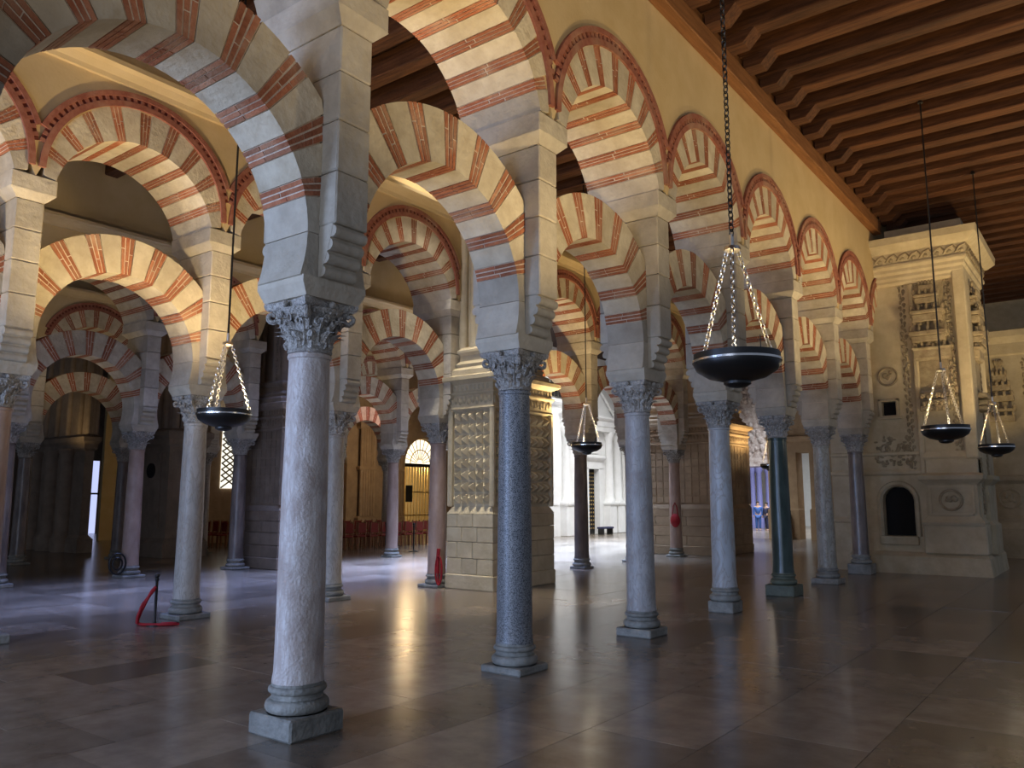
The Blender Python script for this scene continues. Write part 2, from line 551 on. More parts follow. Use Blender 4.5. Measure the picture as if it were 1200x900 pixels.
def wedge(mb, a0, a1, rin, fout, q, n=3, f0=0.0, f1=1.0, x0=None, x1=None, mi=0):
    """block of an arch between two angles; f0..f1 = share of its height that it fills"""
    pin, pout = [], []
    for i in range(n + 1):
        a = a0 + (a1 - a0) * i / n
        ii = (rin * math.cos(a), rin * math.sin(a))
        oo = fout(a)
        pin.append((ii[0] + (oo[0] - ii[0]) * f0, ii[1] + (oo[1] - ii[1]) * f0))
        pout.append((ii[0] + (oo[0] - ii[0]) * f1, ii[1] + (oo[1] - ii[1]) * f1))
    mb.prism(pin + pout[::-1], -q if x0 is None else x0, q if x1 is None else x1, 'x', mi)


D = math.radians
GAP = 0.0035


def spans(start, red, white, nred):
    out, a = [], start
    for i in range(nred):
        out.append(('red', a, a + red))
        a += red
        if i < nred - 1:
            out.append(('white', a, a + white))
            a += white
    return out
LOWER = spans(15.0, 7.2, 10.65, 9)
UPPER = spans(24.0, 5.9, 9.86, 9)


def brick_cells(rg):
    cells = []
    for l in range(3):
        cut = [0, rg.uniform(0.36, 0.48) if l % 2 else rg.uniform(0.55, 0.7), 1]
        xc = [-1.02, rg.uniform(-0.2, 0.25), 1.02]
        for i in range(2):
            for j in range(2):
                cells.append((l / 3 + 0.045, (l + 1) / 3 - 0.045, cut[i] + (0.012 if i else -0.004), cut[i + 1] - (0.012 if i == 0 else -0.002), xc[j] + 0.02, xc[j + 1] - 0.02))
    return cells


def arch(tier, x, y, label, bricks='joined', group=None, border=True, flip=False):
    lower = tier == 'lower'
    rin, fout, q, zc = (LR, outer_lower, LQ, LZ) if lower else (UR, outer_upper, UQ, UZ)
    t = thing('horseshoe_arch' if lower else 'round_arch', label, 'arch', (x, y, zc), 0, group)
    tbl = LOWER if lower else UPPER
    key = tier

    def core():
        mb = MB()
        a0, a1 = (D(-17), D(197)) if lower else (D(14), D(166))
        n = 40
        pin, pout = [], []
        for i in range(n + 1):
            a = a0 + (a1 - a0) * i / n
            o = fout(a)
            pin.append(((rin + 0.02) * math.cos(a), (rin + 0.02) * math.sin(a)))
            k = 1 - 0.012
            pout.append((o[0] * k, o[1] * k))
        v = [(s * (q - 0.014), p[0], p[1]) for s in (-1, 1) for p in pin + pout]
        m = 2 * (n + 1)
        f = []
        for i in range(n):
            f += [(i, i + 1, n + 2 + i, n + 1 + i), (m + i, m + n + 1 + i, m + n + 2 + i, m + i + 1),
                  (i, m + i, m + i + 1, i + 1), (n + 1 + i, n + 2 + i, m + n + 2 + i, m + n + 1 + i)]
        mb.add(v, f)
        return mb.mesh('mortar_core', 'mortar')
    obj('mortar_core', cached(('core', key), core), t)
    # springer stones, two courses each side
    cuts = [-18.5, 0.5, 15.0] if lower else [13.0, 24.0]
    for s in (0, 1):
        for i in range(len(cuts) - 1):
            def sp(i=i, s=s):
                mb = MB()
                a0, a1 = D(cuts[i]) + GAP, D(cuts[i + 1]) - GAP
                if s:
                    a0, a1 = PI - a1, PI - a0
                wedge(mb, a0, a1, rin, fout, q, 3)
                return mb.mesh('springer_stone', 'ashlar')
            obj('springer_stone', cached(('spr', key, i, s), sp), t)
    rg = random.Random(int(x * 31 + y * 17) & 0xffff)
    for i, (c, a0, a1) in enumerate(tbl):
        if c == 'white':
            def wm(i=i, a0=a0, a1=a1):
                mb = MB()
                wedge(mb, D(a0) + GAP, D(a1) - GAP, rin, fout, q, 3)
                return mb.mesh('stone_voussoir', 'white_stone')
            me = cached(('w', key, i), wm)
            obj('stone_voussoir', me, t, (rg.uniform(-0.006, 0.006), 0, 0))
        else:
            ar = a1 - a0
            cells = brick_cells(random.Random(i * 7 + (1 if lower else 2)))
            if bricks == 'single':
                def bm_(i=i, a0=a0, a1=a1):
                    mb = MB()
                    wedge(mb, D(a0) + GAP, D(a1) - GAP, rin + 0.006, fout, q - 0.005, 2, f1=0.99)
                    return mb.mesh('brick_voussoir', 'mortar')
                b = obj('brick_voussoir', cached(('bm', key, i), bm_), t)
                for ci, (l0, l1, f0, f1, x0, x1) in enumerate(cells):
                    def bk(a0=a0, ar=ar, l0=l0, l1=l1, f0=f0, f1=f1, x0=x0, x1=x1):
                        mb = MB()
                        wedge(mb, D(a0 + ar * l0), D(a0 + ar * l1), rin, fout, q, 1, f0, f1, x0 * q, x1 * q)
                        return mb.mesh('brick', 'brick')
                    obj('brick', cached(('bk', key, i, ci), bk), b, (rg.uniform(-0.003, 0.003), 0, 0))
            else:
                def bj(i=i, a0=a0, a1=a1, ar=ar, cells=cells):
                    mb = MB()
                    wedge(mb, D(a0) + GAP, D(a1) - GAP, rin + 0.006, fout, q - 0.005, 2, f1=0.99)
                    for (l0, l1, f0, f1, x0, x1) in cells:
                        wedge(mb, D(a0 + ar * l0), D(a0 + ar * l1), rin, fout, q, 1, f0, f1, x0 * q, x1 * q, mi=1)
                    return mb.mesh('brick_voussoir', ['mortar', 'brick'])
                obj('brick_voussoir', cached(('bj', key, i), bj), t, (rg.uniform(-0.006, 0.003), 0, 0))
    if not lower and border:
        for part, r0, r1, pr, mat in (('red_moulding', ER0 - 0.01, ER0 + 0.075, 0.035, 'red_paint'), ('red_moulding', ER1 - 0.05, ER1 + 0.02, 0.045, 'red_paint')):
            def ring(r0=r0, r1=r1, pr=pr, mat=mat):
                mb = MB()
                n = 44
                aa = math.acos(min(1, (HB - 0.002) / r1))
                for i in range(n):
                    b0 = aa + (PI - 2 * aa) * i / n
                    b1 = aa + (PI - 2 * aa) * (i + 1) / n
                    P = []
                    for r, b in ((r0, b0), (r1, b0), (r1, b1), (r0, b1)):
                        yy, zz = r * math.cos(b), r * math.sin(b) + EZ - UZ
                        P.append((max(-HB + 0.001, min(HB - 0.001, yy)), zz))
                    mb.prism(P, UQ - 0.02, UQ + pr, 'x')
                return mb.mesh(part, mat)
            obj(part, cached(('ring', r0), ring), t)
        def dent():
            mb = MB()
            n = 72
            r0, r1 = ER0 + 0.075, ER1 - 0.05
            aa = math.acos(min(1, (HB - 0.002) / r1))
            for i in range(n):
                b0 = aa + (PI - 2 * aa) * i / n
                b1 = aa + (PI - 2 * aa) * (i + (1.0 if i % 2 else 1.0)) / n
                P = [(max(-HB + 0.001, min(HB - 0.001, r * math.cos(b))), r * math.sin(b) + EZ - UZ) for r, b in ((r0, b0), (r1, b0), (r1, b1), (r0, b1))]
                mb.prism(P, UQ - 0.02, UQ + (0.03 if i % 2 else 0.012), 'x', 1 if i % 2 else 0)
            return mb.mesh('dentil_band', ['dark_red', 'red_paint'])
        obj('dentil_band', cached(('dent',), dent), t)['kind'] = 'stuff'
    return t


def pier(x, y, label, flare=True, group=None):
    """ashlar pier that stands on a capital between the two tiers"""
    t = thing('stone_pier', label, 'pier', (x, y, 3.585), 0, group)
    zz = 3.585
    def core():
        return MB().cham(-0.275, 0.275, -0.172, 0.172, 0, 0.43, 0.008).mesh('stone', 'ashlar')
    obj('stone', cached('pc', core), t)
    cs = [0.43, 0.88, 1.32, 1.75, 2.155]
    for i in range(4):
        def st(i=i):
            return MB().cham(-0.478, 0.478, -0.175, 0.175, cs[i] + 0.004, cs[i + 1] - 0.004, 0.012).mesh('stone', 'ashlar')
        obj('stone', cached(('ps', i), st), t)
    for s in (1, -1):
        def roll(s=s):
            mb = MB()
            prof = [(0.27, 0), (0.33, 0), (0.375, 0.10), (0.42, 0.21), (0.455, 0.32), (0.478, 0.43), (0.27, 0.43)]
            mb.prism([(s * (a - 0.035 if a > 0.28 else a), b) for a, b in prof], -0.170, 0.170, 'y')
            for i in range(4):
                cx, cz = 0.318 + i * 0.040, 0.055 + i * 0.105
                pts = [(s * cx, -0.168, cz), (s * cx, -0.06, cz), (s * cx, 0.06, cz), (s * cx, 0.168, cz)]
                mb.tube(pts, 0.050, 10)
            return mb.mesh('roll_corbel', 'ashlar', 40)
        obj('roll_corbel', cached(('rc', s), roll), t)
    def imp():
        mb = MB()
        mb.frustum((-0.48, 0.48, -0.177, 0.177), 2.155, (-0.56, 0.56, -0.285, 0.285), 2.26)
        mb.cham(-0.56, 0.56, -0.285, 0.285, 2.26, 2.485, 0.01)
        return mb.mesh('impost', 'ashlar')
    obj('impost', cached('imp', imp), t)
    return t


# ------------------------------------------------------------------ columns
def bell_r(t):
    return 0.165 + 0.02 * t + 0.085 * t ** 3


def leaf(mb, ang, z0, h, w, curl, push=0.012, mi=0):
    nu, nv = 6, 6
    v, f = [], []
    ca, sa = math.cos(ang), math.sin(ang)
    for k in range(nv + 1):
        t = k / nv
        zt = z0 + h * (t if t < 0.8 else 0.8 + (t - 0.8) * 0.2 - (t - 0.8) ** 2 * 2.2)
        tt = max(0, min(1, (zt - 3.03) / 0.36))
        r = bell_r(tt) + push + curl * max(0, t - 0.35) ** 2 * 1.8
        ww = w * (0.75 + 0.5 * t - 0.75 * t * t) * (1 - 0.22 * (k % 2))
        if k == nv:
            ww *= 0.45
        for i in range(nu + 1):
            u = i / nu * 2 - 1
            rr = r - 0.035 * abs(u) ** 1.5 + (0.008 if i % 2 else 0)
            x, y = rr, ww * u
            v.append((x * ca - y * sa, x * sa + y * ca, zt))
    for k in range(nv):
        for i in range(nu):
            a = k * (nu + 1) + i
            f.append((a, a + 1, a + nu + 2, a + nu + 1))
    mb.add(v, f, mi)


def capital_mesh():
    mb = MB()
    prof = [(0.150, 3.00), (0.178, 3.005), (0.186, 3.02), (0.178, 3.035)]
    prof += [(bell_r(t / 8), 3.035 + 0.33 * t / 8) for t in range(9)]
    mb.lathe(prof, 24)
    for i in range(10):
        leaf(mb, 2 * PI * i / 10, 3.035, 0.17, 0.056, 0.15, 0.016)
    for i in range(10):
        leaf(mb, 2 * PI * (i + 0.5) / 10, 3.06, 0.265, 0.054, 0.17, 0.010)
    rg = random.Random(2)
    for i in range(70):
        a, z = rg.uniform(0, 2 * PI), rg.uniform(3.06, 3.34)
        r = bell_r((z - 3.03) / 0.36) + rg.uniform(0.015, 0.04)
        mb.ball((r * math.cos(a), r * math.sin(a), z), (rg.uniform(0.010, 0.022),) * 2 + (rg.uniform(0.012, 0.030),), 5, 4)
    for i in range(20):
        a = 2 * PI * (i + 0.5) / 20
        z = 3.255 + 0.025 * (i % 2)
        r = bell_r((z - 3.03) / 0.36) + 0.035
        mb.tube([((r + 0.012) * math.cos(a + 0.075 * math.cos(q)), (r + 0.012) * math.sin(a + 0.075 * math.cos(q)), z + 0.028 * math.sin(q)) for q in [2 * PI * k / 8 for k in range(8)]], 0.010, 4, closed=True)
    # corner volutes and the small flowers between them
    for i in range(4):
        a = PI / 4 + i * PI / 2
        ca, sa = math.cos(a), math.sin(a)
        pts, rad = [], []
        for k in range(15):
            th = k / 14 * 2.4 * PI
            rr = 0.062 * (1 - 0.8 * k / 14)
            R = 0.318 + rr * math.cos(th + PI * 0.6)
            pts.append((R * ca, R * sa, 3.318 + rr * math.sin(th + PI * 0.6)))
            rad.append(0.026 - 0.010 * k / 14)
        st = [(0.195 * ca, 0.195 * sa, 3.19), (0.235 * ca, 0.235 * sa, 3.28), (0.275 * ca, 0.275 * sa, 3.36)]
        mb.tube(st, [0.02, 0.024, 0.026], 6)
        mb.tube(pts, rad, 6)
        b = i * PI / 2
        mb.ball((0.268 * math.cos(b), 0.268 * math.sin(b), 3.395), (0.030, 0.030, 0.030))
    # abacus with hollow sides
    def hollow(s, z):
        p = []
        for i in range(4):
            b = i * PI / 2
            for u in (-1, -0.86, -0.5, 0, 0.5, 0.86):
                d = s * (0.80 + 0.2 * u * u) if u > -1 else s * 0.93
                x, y = d, s * u * 0.98
                p.append((x * math.cos(b) - y * math.sin(b), x * math.sin(b) + y * math.cos(b), z))
        return p
    A, B, C_, E_ = hollow(0.262, 3.365), hollow(0.285, 3.385), hollow(0.292, 3.42), hollow(0.285, 3.432)
    n = len(A)
    v = A + B + C_ + E_
    f = [tuple(reversed(range(n))), tuple(range(3 * n, 4 * n))]
    for l in range(3):
        for i in range(n):
            j = (i + 1) % n
            f.append((l * n + i, l * n + j, (l + 1) * n + j, (l + 1) * n + i))
    mb.add(v, f)
    return mb.mesh('capital', 'capital', 50)


def shaft_mesh(mat, z0, r0=0.192, r1=0.168, key=0):
    prof = [(r0 * 1.06, z0), (r0 * 1.05, z0 + 0.03), (r0 * 1.015, z0 + 0.075), (r0, z0 + 0.15)]
    for k in range(1, 14):
        t = k / 14
        r = r0 + (r1 - r0) * (t ** 1.5)
        prof.append((r, z0 + 0.15 + (2.80 - z0) * t))
    prof += [(r1, 2.955), (r1 * 1.06, 2.962), (r1 * 1.09, 2.98), (r1 * 1.06, 2.997), (r1, 3.003)]
    rg = random.Random(key)
    ph = [rg.uniform(0, 6) for _ in range(6)]
    def rf(a, z):
        return 1 + 0.006 * math.sin(3 * a + z * 2.1 + ph[0]) + 0.004 * math.sin(5 * a - z * 4.3 + ph[1]) + 0.003 * math.sin(2 * a + z * 9 + ph[2])
    return MB().lathe(prof, 36, rfun=rf).mesh('shaft', mat, 35)


def base_mesh(zp, mat, r=0.192):
    prof = [(r * 1.22, zp)]
    for k in range(9):
        a = -PI / 2 + PI * k / 8
        prof.append((r * 1.06 + 0.046 * math.cos(a), zp + 0.05 + 0.05 * math.sin(a)))
    prof += [(r * 1.10, zp + 0.105), (r * 1.04, zp + 0.12), (r * 1.05, zp + 0.14)]
    for k in range(7):
        a = -PI / 2 + PI * k / 6
        prof.append((r * 1.03 + 0.030 * math.cos(a), zp + 0.17 + 0.028 * math.sin(a)))
    prof += [(r * 1.06, zp + 0.20), (r * 1.06, zp + 0.225)]
    return MB().lathe(prof, 32).mesh('base', mat, 40)


def impost_block():
    mb = MB()
    mb.frustum((-0.275, 0.275, -0.275, 0.275), 3.43, (-0.30, 0.30, -0.33, 0.33), 3.53)
    mb.box(-0.30, 0.30, -0.33, 0.33, 3.53, 3.585)
    return mb.mesh('impost_block', 'ashlar')


def column(x, y, mat, label, plinth=(0.29, 0.165), base='base', group=None, cap_rot=0.0, leafy=True, slim=1.0):
    t = thing('column', label, 'column', (x, y, 0), 0, group)
    hw, hp = plinth
    obj('plinth', cached(('pl', hw, hp, base), lambda: MB().cham(-hw, hw, -hw, hw, 0, hp, 0.015).mesh('plinth', base)), t)
    obj('base', cached(('ba', hp, base), lambda: base_mesh(hp, base)), t)
    obj('shaft', cached(('sh', mat, hp, round(x * 7 + y * 3) % 5), lambda: shaft_mesh(mat, hp + 0.22, key=int(y * 10))), t)
    obj('capital', cached('cap', capital_mesh), t)
    obj('impost_block', cached('impb', impost_block), t)
    return t


COLS = {
    'A': {
        -1: ('streak_shaft', 'pale column out in front of the streaked marble one', (0.29, 0.165), 'base', 'unseen front column'),
        0: ('streak_shaft', 'pale streaked marble column on a square plinth, largest and nearest in the picture', (0.262, 0.165), 'base', 'pale streaked column'),
        1: ('granite_shaft', 'dark speckled granite column with moulded base, second in the nearest row', (0.262, 0.075), 'base', 'speckled granite column'),
        2: ('vein_shaft', 'blue-grey veined marble column just right of the speckled granite column', (0.258, 0.11), 'base', 'veined blue-grey column'),
        3: ('slate_shaft', 'smooth pale slate column under the largest hanging lamp', (0.212, 0.18), 'base', 'pale slate column'),
        4: ('green_shaft', 'dark green marble column on a tall dark green plinth', (0.275, 0.21), 'green_base', 'dark green column'),
        5: ('mottled_shaft', 'mottled beige column just right of the dark green column', (0.29, 0.12), 'base', 'mottled beige column'),
        6: ('brown_shaft', 'dark brown column standing against the carved limestone pier', (0.27, 0.25), 'base', 'dark brown column'),
    },
    'B': {
        -1: ('pink_shaft', 'pinkish column out of view before the left edge one', (0.29, 0.12), 'base', 'hidden pink column'),
        0: ('pink_shaft', 'pinkish column cut by the left edge of the picture', (0.29, 0.12), 'base', 'pink left-edge column'),
        1: ('grey_shaft', 'plain grey column beside the stanchion with the red rope', (0.27, 0.08), 'base', 'grey column by the red rope'),
        2: ('grey_shaft', 'slim grey column seen just right of the big streaked front column', (0.27, 0.08), 'base', 'slim grey column'),
        3: ('pink_shaft', 'pinkish column with a red rope coil, in front of the diamond-point pier', (0.29, 0.06), 'base', 'pinkish rope-coil column'),
        4: ('grey_shaft', 'grey column behind the speckled granite one', (0.27, 0.06), 'base', 'grey column behind granite'),
        5: ('brown_shaft', 'dark brown column silhouetted against the white marble portal', (0.24, 0.06), 'base', 'brown portal column'),
        6: ('brown_shaft', 'thin dark column almost hidden behind the veined blue-grey column', (0.26, 0.06), 'base', 'half hidden dark column'),
        7: ('pink_shaft', 'brownish column with a red bag hung on it', (0.26, 0.06), 'base', 'brownish red-bag column'),
    },
    'C': {
        1: ('brown_shaft', 'dusky column behind the pink column at the left edge', (0.27, 0.08), 'base', 'dusky left-edge column'),
        2: ('pink_shaft', 'dusky pink column with a dark iron ring at its foot', (0.27, 0.06), 'base', 'dusky pink column'),
        3: ('brown_shaft', 'dark column against the dim squared-relief pier, below the left lamp', (0.27, 0.06), 'base', 'dark lamp-side column'),
        4: ('grey_shaft', 'grey column hidden behind the slim grey column', (0.27, 0.06), 'base', 'hidden grey column'),
        5: ('pink_shaft', 'reddish column in front of the rows of red chairs', (0.24, 0.06), 'base', 'reddish chair-side column'),
    },
    'D': {
        2: ('brown_shaft', 'very dark column far left in the gloom', (0.27, 0.06), 'base', 'dark far-left column'),
        3: ('brown_shaft', 'dark column directly left of the dusky pink column', (0.27, 0.06), 'base', 'dark column left of dusky pink'),
        4: ('grey_shaft', 'far grey column lost behind the one by the red rope', (0.27, 0.06), 'base', 'lost grey column'),
        6: ('grey_shaft', 'far column standing among the red chairs', (0.24, 0.06), 'base', 'chair-row column'),
        7: ('grey_shaft', 'far column just left of the reddish column by the chairs', (0.24, 0.06), 'base', 'far reddish-side column'),
        5: ('grey_shaft', 'far column behind the dim squared-relief pier', (0.27, 0.06), 'base', 'far column behind dim pier'),
    },
}
RNAME = {'A': 'nearest arcade', 'B': 'second arcade', 'C': 'third arcade', 'D': 'farthest arcade'}
for R, d in COLS.items():
    for k, (mat, lab, pl, bs, short) in d.items():
        if not (R == 'A' and k == -1) and not (R == 'B' and k == -1):
            column(ROW[R], yk(k), mat, lab, pl, bs)
        else:
            column(ROW[R], yk(k), mat, lab, pl, bs)
        pier(ROW[R], yk(k), 'squared ashlar pier on top of the ' + short)


def names(R, k):
    d = COLS[R]
    a = d[k][4] if k in d else None
    b = d[k + 1][4] if k + 1 in d else None
    return a, b


def arch_label(R, k, tier):
    a, b = names(R, k)
    word = 'lower striped arch' if tier == 'lower' else 'upper red-bordered arch'
    if a and b:
        return '%s, %s to %s' % (word, a, b)
    if a:
        return '%s springing away from the %s' % (word, a)
    return '%s springing toward the %s' % (word, b)


ARCHES = {'A': range(-1, 7), 'B': range(-1, 7), 'C': range(1, 6), 'D': (2, 4, 5, 6)}
for R, ks in ARCHES.items():
    for k in ks:
        ym = yk(k) + HB
        single = (R == 'A' and k in (-1, 0)) or (R == 'B' and k == 0)
        if (R, k) in (('B', 3), ('C', 3)):
            continue      # a carved pier stands here
        arch('lower', ROW[R], ym, arch_label(R, k, 'lower'), 'single' if single else 'joined')
        arch('upper', ROW[R], ym, arch_label(R, k, 'upper'), 'single' if (R == 'A' and k == 1) else 'joined')


def arcade_wall(name, x, k0, k1, ztop, q=UQ, extra=None):
    """plaster wall over the upper arches, cut out along their red borders"""
    mb = MB()
    n = 20
    ys = []
    for k in range(k0, k1 + 1):
        for i in range(n):
            u = -HB + PITCH_Y * i / n
            ys.append((yk(k) + HB + u, u))
    ys.append((yk(k1) + PITCH_Y, HB))
    pts = []
    for Y, u in ys:
        zl = EZ + math.sqrt(max(0.0, (ER0 - 0.03) ** 2 - u * u)) if abs(u) < ER0 - 0.03 else 6.05
        pts.append((Y, zl))
    v, f = [], []
    for s in (-1, 1):
        for Y, zl in pts:
            v += [(x + s * (q - 0.004), Y, zl), (x + s * (q - 0.004), Y, ztop)]
    m = len(pts)
    for i in range(m - 1):
        a, b = 2 * i, 2 * i + 2
        f += [(a, b, b + 1, a + 1), (2 * m + a, 2 * m + a + 1, 2 * m + b + 1, 2 * m + b), (a, 2 * m + a, 2 * m + b, b), (a + 1, b + 1, 2 * m + b + 1, 2 * m + a + 1)]
    f += [(0, 1, 2 * m + 1, 2 * m), (2 * m - 2, 4 * m - 2, 4 * m - 1, 2 * m - 1)]
    mb.add(v, f)
    return struct(obj(name, mb.mesh(name, 'plaster')))
arcade_wall('wall_right', ROW['A'], -2, 6, 9.7)
arcade_wall('wall_middle', ROW['B'], -2, 6, 9.7)
arcade_wall('wall_left', ROW['C'], 0, 6, 9.7)
arcade_wall('wall_far_left', ROW['D'], 1, 6, 9.7)
# bright cornice along the second arcade
def cornice(name, x, y0, y1, z0, mat='plaster', s=1):
    prof = [(0, 0), (0.06, 0), (0.08, 0.06), (0.16, 0.14), (0.24, 0.17), (0.24, 0.24), (0, 0.24)]
    return struct(obj(name, MB().prism([(x + s * a, z0 + b) for a, b in prof], y0, y1, 'y').mesh(name, mat)))
cornice('trim_middle', ROW['B'] + UQ - 0.006, -3, 30, 7.80)
cornice('trim_left', ROW['C'] + UQ - 0.006, 0, 25, 7.80)
cornice('trim_far_left', ROW['D'] + UQ - 0.006, 0, 21, 7.80)

# ------------------------------------------------------------------ carved piers
def carve_strip(mb, axis, a, z0, z1, d, w=0.09, seed=0):
    """running foliage carved on a pilaster: leaves and buds. axis 'y-': on a face looking to -Y at y=d; 'x+': on a face looking to +X at x=d"""
    rg = random.Random(seed)
    z = z0
    i = 0
    while z < z1:
        s = 1 if i % 2 else -1
        h = rg.uniform(0.07, 0.11)
        off = s * w * rg.uniform(0.25, 0.55)
        r = rg.uniform(0.035, 0.055)
        for (o, rr, dz) in ((off, r, 0), (-off * 0.9, r * 0.55, 0.04)):
            if axis == 'y-':
                mb.ball((a + o, d, z + dz), (rr, 0.035, h * 0.55), 6, 4)
            else:
                mb.ball((d, a + o, z + dz), (0.035, rr, h * 0.55), 6, 4)
        z += h
        i += 1


def medallion(parent, axis, a, d, z, r, mat='limestone'):
    mb = MB()
    ring = []
    for k in range(20):
        t = 2 * PI * k / 20
        ring.append((a + r * math.cos(t), d, z + r * math.sin(t)) if axis == 'y-' else (d, a + r * math.cos(t), z + r * math.sin(t)))
    mb.tube(ring, r * 0.12, 6, closed=True)
    rg = random.Random(int(z * 100))
    for k in range(8):
        t, q = rg.uniform(0, 2 * PI), rg.uniform(0, 0.6) * r
        c = (a + q * math.cos(t), d, z + q * math.sin(t))
        rr = (r * rg.uniform(0.15, 0.32), 0.04, r * rg.uniform(0.15, 0.32))
        if axis != 'y-':
            c, rr = (c[1], c[0], c[2]), (rr[1], rr[0], rr[2])
        mb.ball(c, rr, 7, 5)
    return obj('medallion', mb.mesh('medallion', mat, 60), parent)


def mold(mb, x0, x1, y0, y1, prof):
    """stacked mouldings around a block: prof = [(overhang, z)]"""
    for (p0, z0), (p1, z1) in zip(prof, prof[1:]):
        mb.frustum((x0 - p0, x1 + p0, y0 - p0, y1 + p0), z0, (x0 - p1, x1 + p1, y0 - p1, y1 + p1), z1)


def diamond_pier(x0, x1, y0, y1, label, mat='limestone', top=9.6, faces=('y', 'x'), name='carved_pier', flat=False, cols=None):
    """renaissance pier: plain base, field of diamond-point stones, frieze, cornice, clustered shafts"""
    t = thing(name, label, 'pier', (x0, y0, 0))
    lx, ly = x1 - x0, y1 - y0
    mb = MB()
    mb.cham(0, lx, 0, ly, 0, 0.30, 0.02)
    obj('base_stone', mb.mesh('base_stone', mat), t)
    # plain courses
    zc = [0.30, 0.62, 0.95, 1.25, 1.52]
    for i in range(4):
        g = 0.02
        n = 3
        for j in range(n):
            u0, u1 = g + (lx - 2 * g) * j / n, g + (lx - 2 * g) * (j + 1) / n
            if i % 2:
                u0 = max(g, u0 - 0.12) if j else u0
                u1 = u1 - 0.12 if j < n - 1 else u1
            obj('ashlar', MB().cham(u0 + 0.003, u1 - 0.003, g, 0.3, zc[i] + 0.003, zc[i + 1] - 0.003, 0.012).mesh('ashlar', mat), t)
            v0, v1 = 0.3 + (ly - 0.3 - g) * j / n, 0.3 + (ly - 0.3 - g) * (j + 1) / n
            obj('ashlar', MB().cham(lx - g - 0.3, lx - g, v0 + 0.003, v1 - 0.003, zc[i] + 0.003, zc[i + 1] - 0.003, 0.012).mesh('ashlar', mat), t)
    mb = MB()
    mb.box(0.12, lx - 0.12, 0.12, ly - 0.12, 0.2, 4.0)
    mb.frustum((0.02, lx - 0.02, 0.02, ly - 0.02), 1.52, (0.1, lx - 0.1, 0.1, ly - 0.1), 1.66)
    obj('body', mb.mesh('body', mat), t)
    # diamond points
    rows = 8
    h = (3.66 - 1.70) / rows
    def dia(w):
        m = MB()
        a, b = w / 2 - 0.022, h / 2 - 0.022
        k = 0.02 if flat else 0.13
        e = 0.65 if flat else 0.12
        v = [(-a, 0.02, -b), (a, 0.02, -b), (a, 0.02, b), (-a, 0.02, b),
             (-a, -0.02, -b), (a, -0.02, -b), (a, -0.02, b), (-a, -0.02, b),
             (-a * e, -k, -b * e), (a * e, -k, -b * e), (a * e, -k, b * e), (-a * e, -k, b * e)]
        m.add(v, [(0, 1, 5, 4), (1, 2, 6, 5), (2, 3, 7, 6), (3, 0, 4, 7), (4, 5, 9, 8), (5, 6, 10, 9), (6, 7, 11, 10), (7, 4, 8, 11), (8, 9, 10, 11)])
        return m.mesh('diamond_stone', mat)
    nx = cols[0] if cols else max(3, round((lx - 0.3) / 0.24))
    wx = (lx - 0.3) / nx
    mx = dia(wx)
    for r in range(rows):
        for c in range(nx):
            obj('diamond_stone', mx, t, (0.15 + wx * (c + 0.5), 0.12, 1.70 + h * (r + 0.5)))
    if 'x' in faces:
        ny = cols[1] if cols else max(3, round((ly - 0.3) / 0.24))
        wy = (ly - 0.3) / ny
        my = dia(wy)
        for r in range(rows):
            for c in range(ny):
                obj('diamond_stone', my, t, (lx - 0.12, 0.15 + wy * (c + 0.5), 1.70 + h * (r + 0.5)), (0, 0, PI / 2))
    mb = MB()
    for (a0, a1, b0, b1) in ((0.0, 0.13, 0.03, 0.15), (lx - 0.15, lx - 0.03, 0.03, 0.15), (lx - 0.15, lx - 0.03, ly - 0.13, ly)):
        mb.cham(a0, a1, b0, b1, 1.66, 3.70, 0.03)
    obj('corner_pilaster', mb.mesh('corner_pilaster', mat), t)
    # frieze with carving and the cornice
    mb = MB()
    mold(mb, 0.1, lx - 0.1, 0.1, ly - 0.1, [(0.02, 3.66), (0.08, 3.70), (0.05, 3.74), (0.05, 3.98), (0.10, 4.02), (0.10, 4.05), (0.05, 4.07), (0.05, 4.22), (0.14, 4.27), (0.20, 4.30), (0.20, 4.38), (0.05, 4.44)])
    obj('cornice', mb.mesh('cornice', mat), t)
    mb = MB()
    x = 0.12
    i = 0
    while x < lx - 0.1:
        mb.ball((x, 0.045, 3.86 + 0.03 * (i % 2)), (0.055, 0.03, 0.085), 6, 4)
        mb.ball((x + 0.05, 0.05, 4.145), (0.04, 0.025, 0.06), 6, 4)
        x += 0.115
        i += 1
    y = 0.12
    while y < ly - 0.1:
        mb.ball((lx - 0.045, y, 3.86 + 0.03 * (i % 2)), (0.03, 0.055, 0.085), 6, 4)
        mb.ball((lx - 0.05, y + 0.05, 4.145), (0.025, 0.04, 0.06), 6, 4)
        y += 0.115
        i += 1
    obj('frieze_carving', mb.mesh('frieze_carving', mat, 50), t)['kind'] = 'stuff'
    # upper stage: bundled shafts over stacked bases, set back
    sx1 = lx - 0.30
    mb = MB()
    mold(mb, 0.3, sx1, 0.2, ly - 0.3, [(0.22, 4.40), (0.22, 4.52), (0.10, 4.60), (0.13, 4.66), (0.05, 4.74), (0.05, 4.86), (0.10, 4.92), (0.10, 4.97), (0.0, 5.05)])
    obj('shaft_base', mb.mesh('shaft_base', mat), t)
    mb = MB()
    mb.box(0.15, sx1 - 0.06, 0.30, ly - 0.2, 4.4, top)
    obj('wall_core', mb.mesh('wall_core', mat), t)
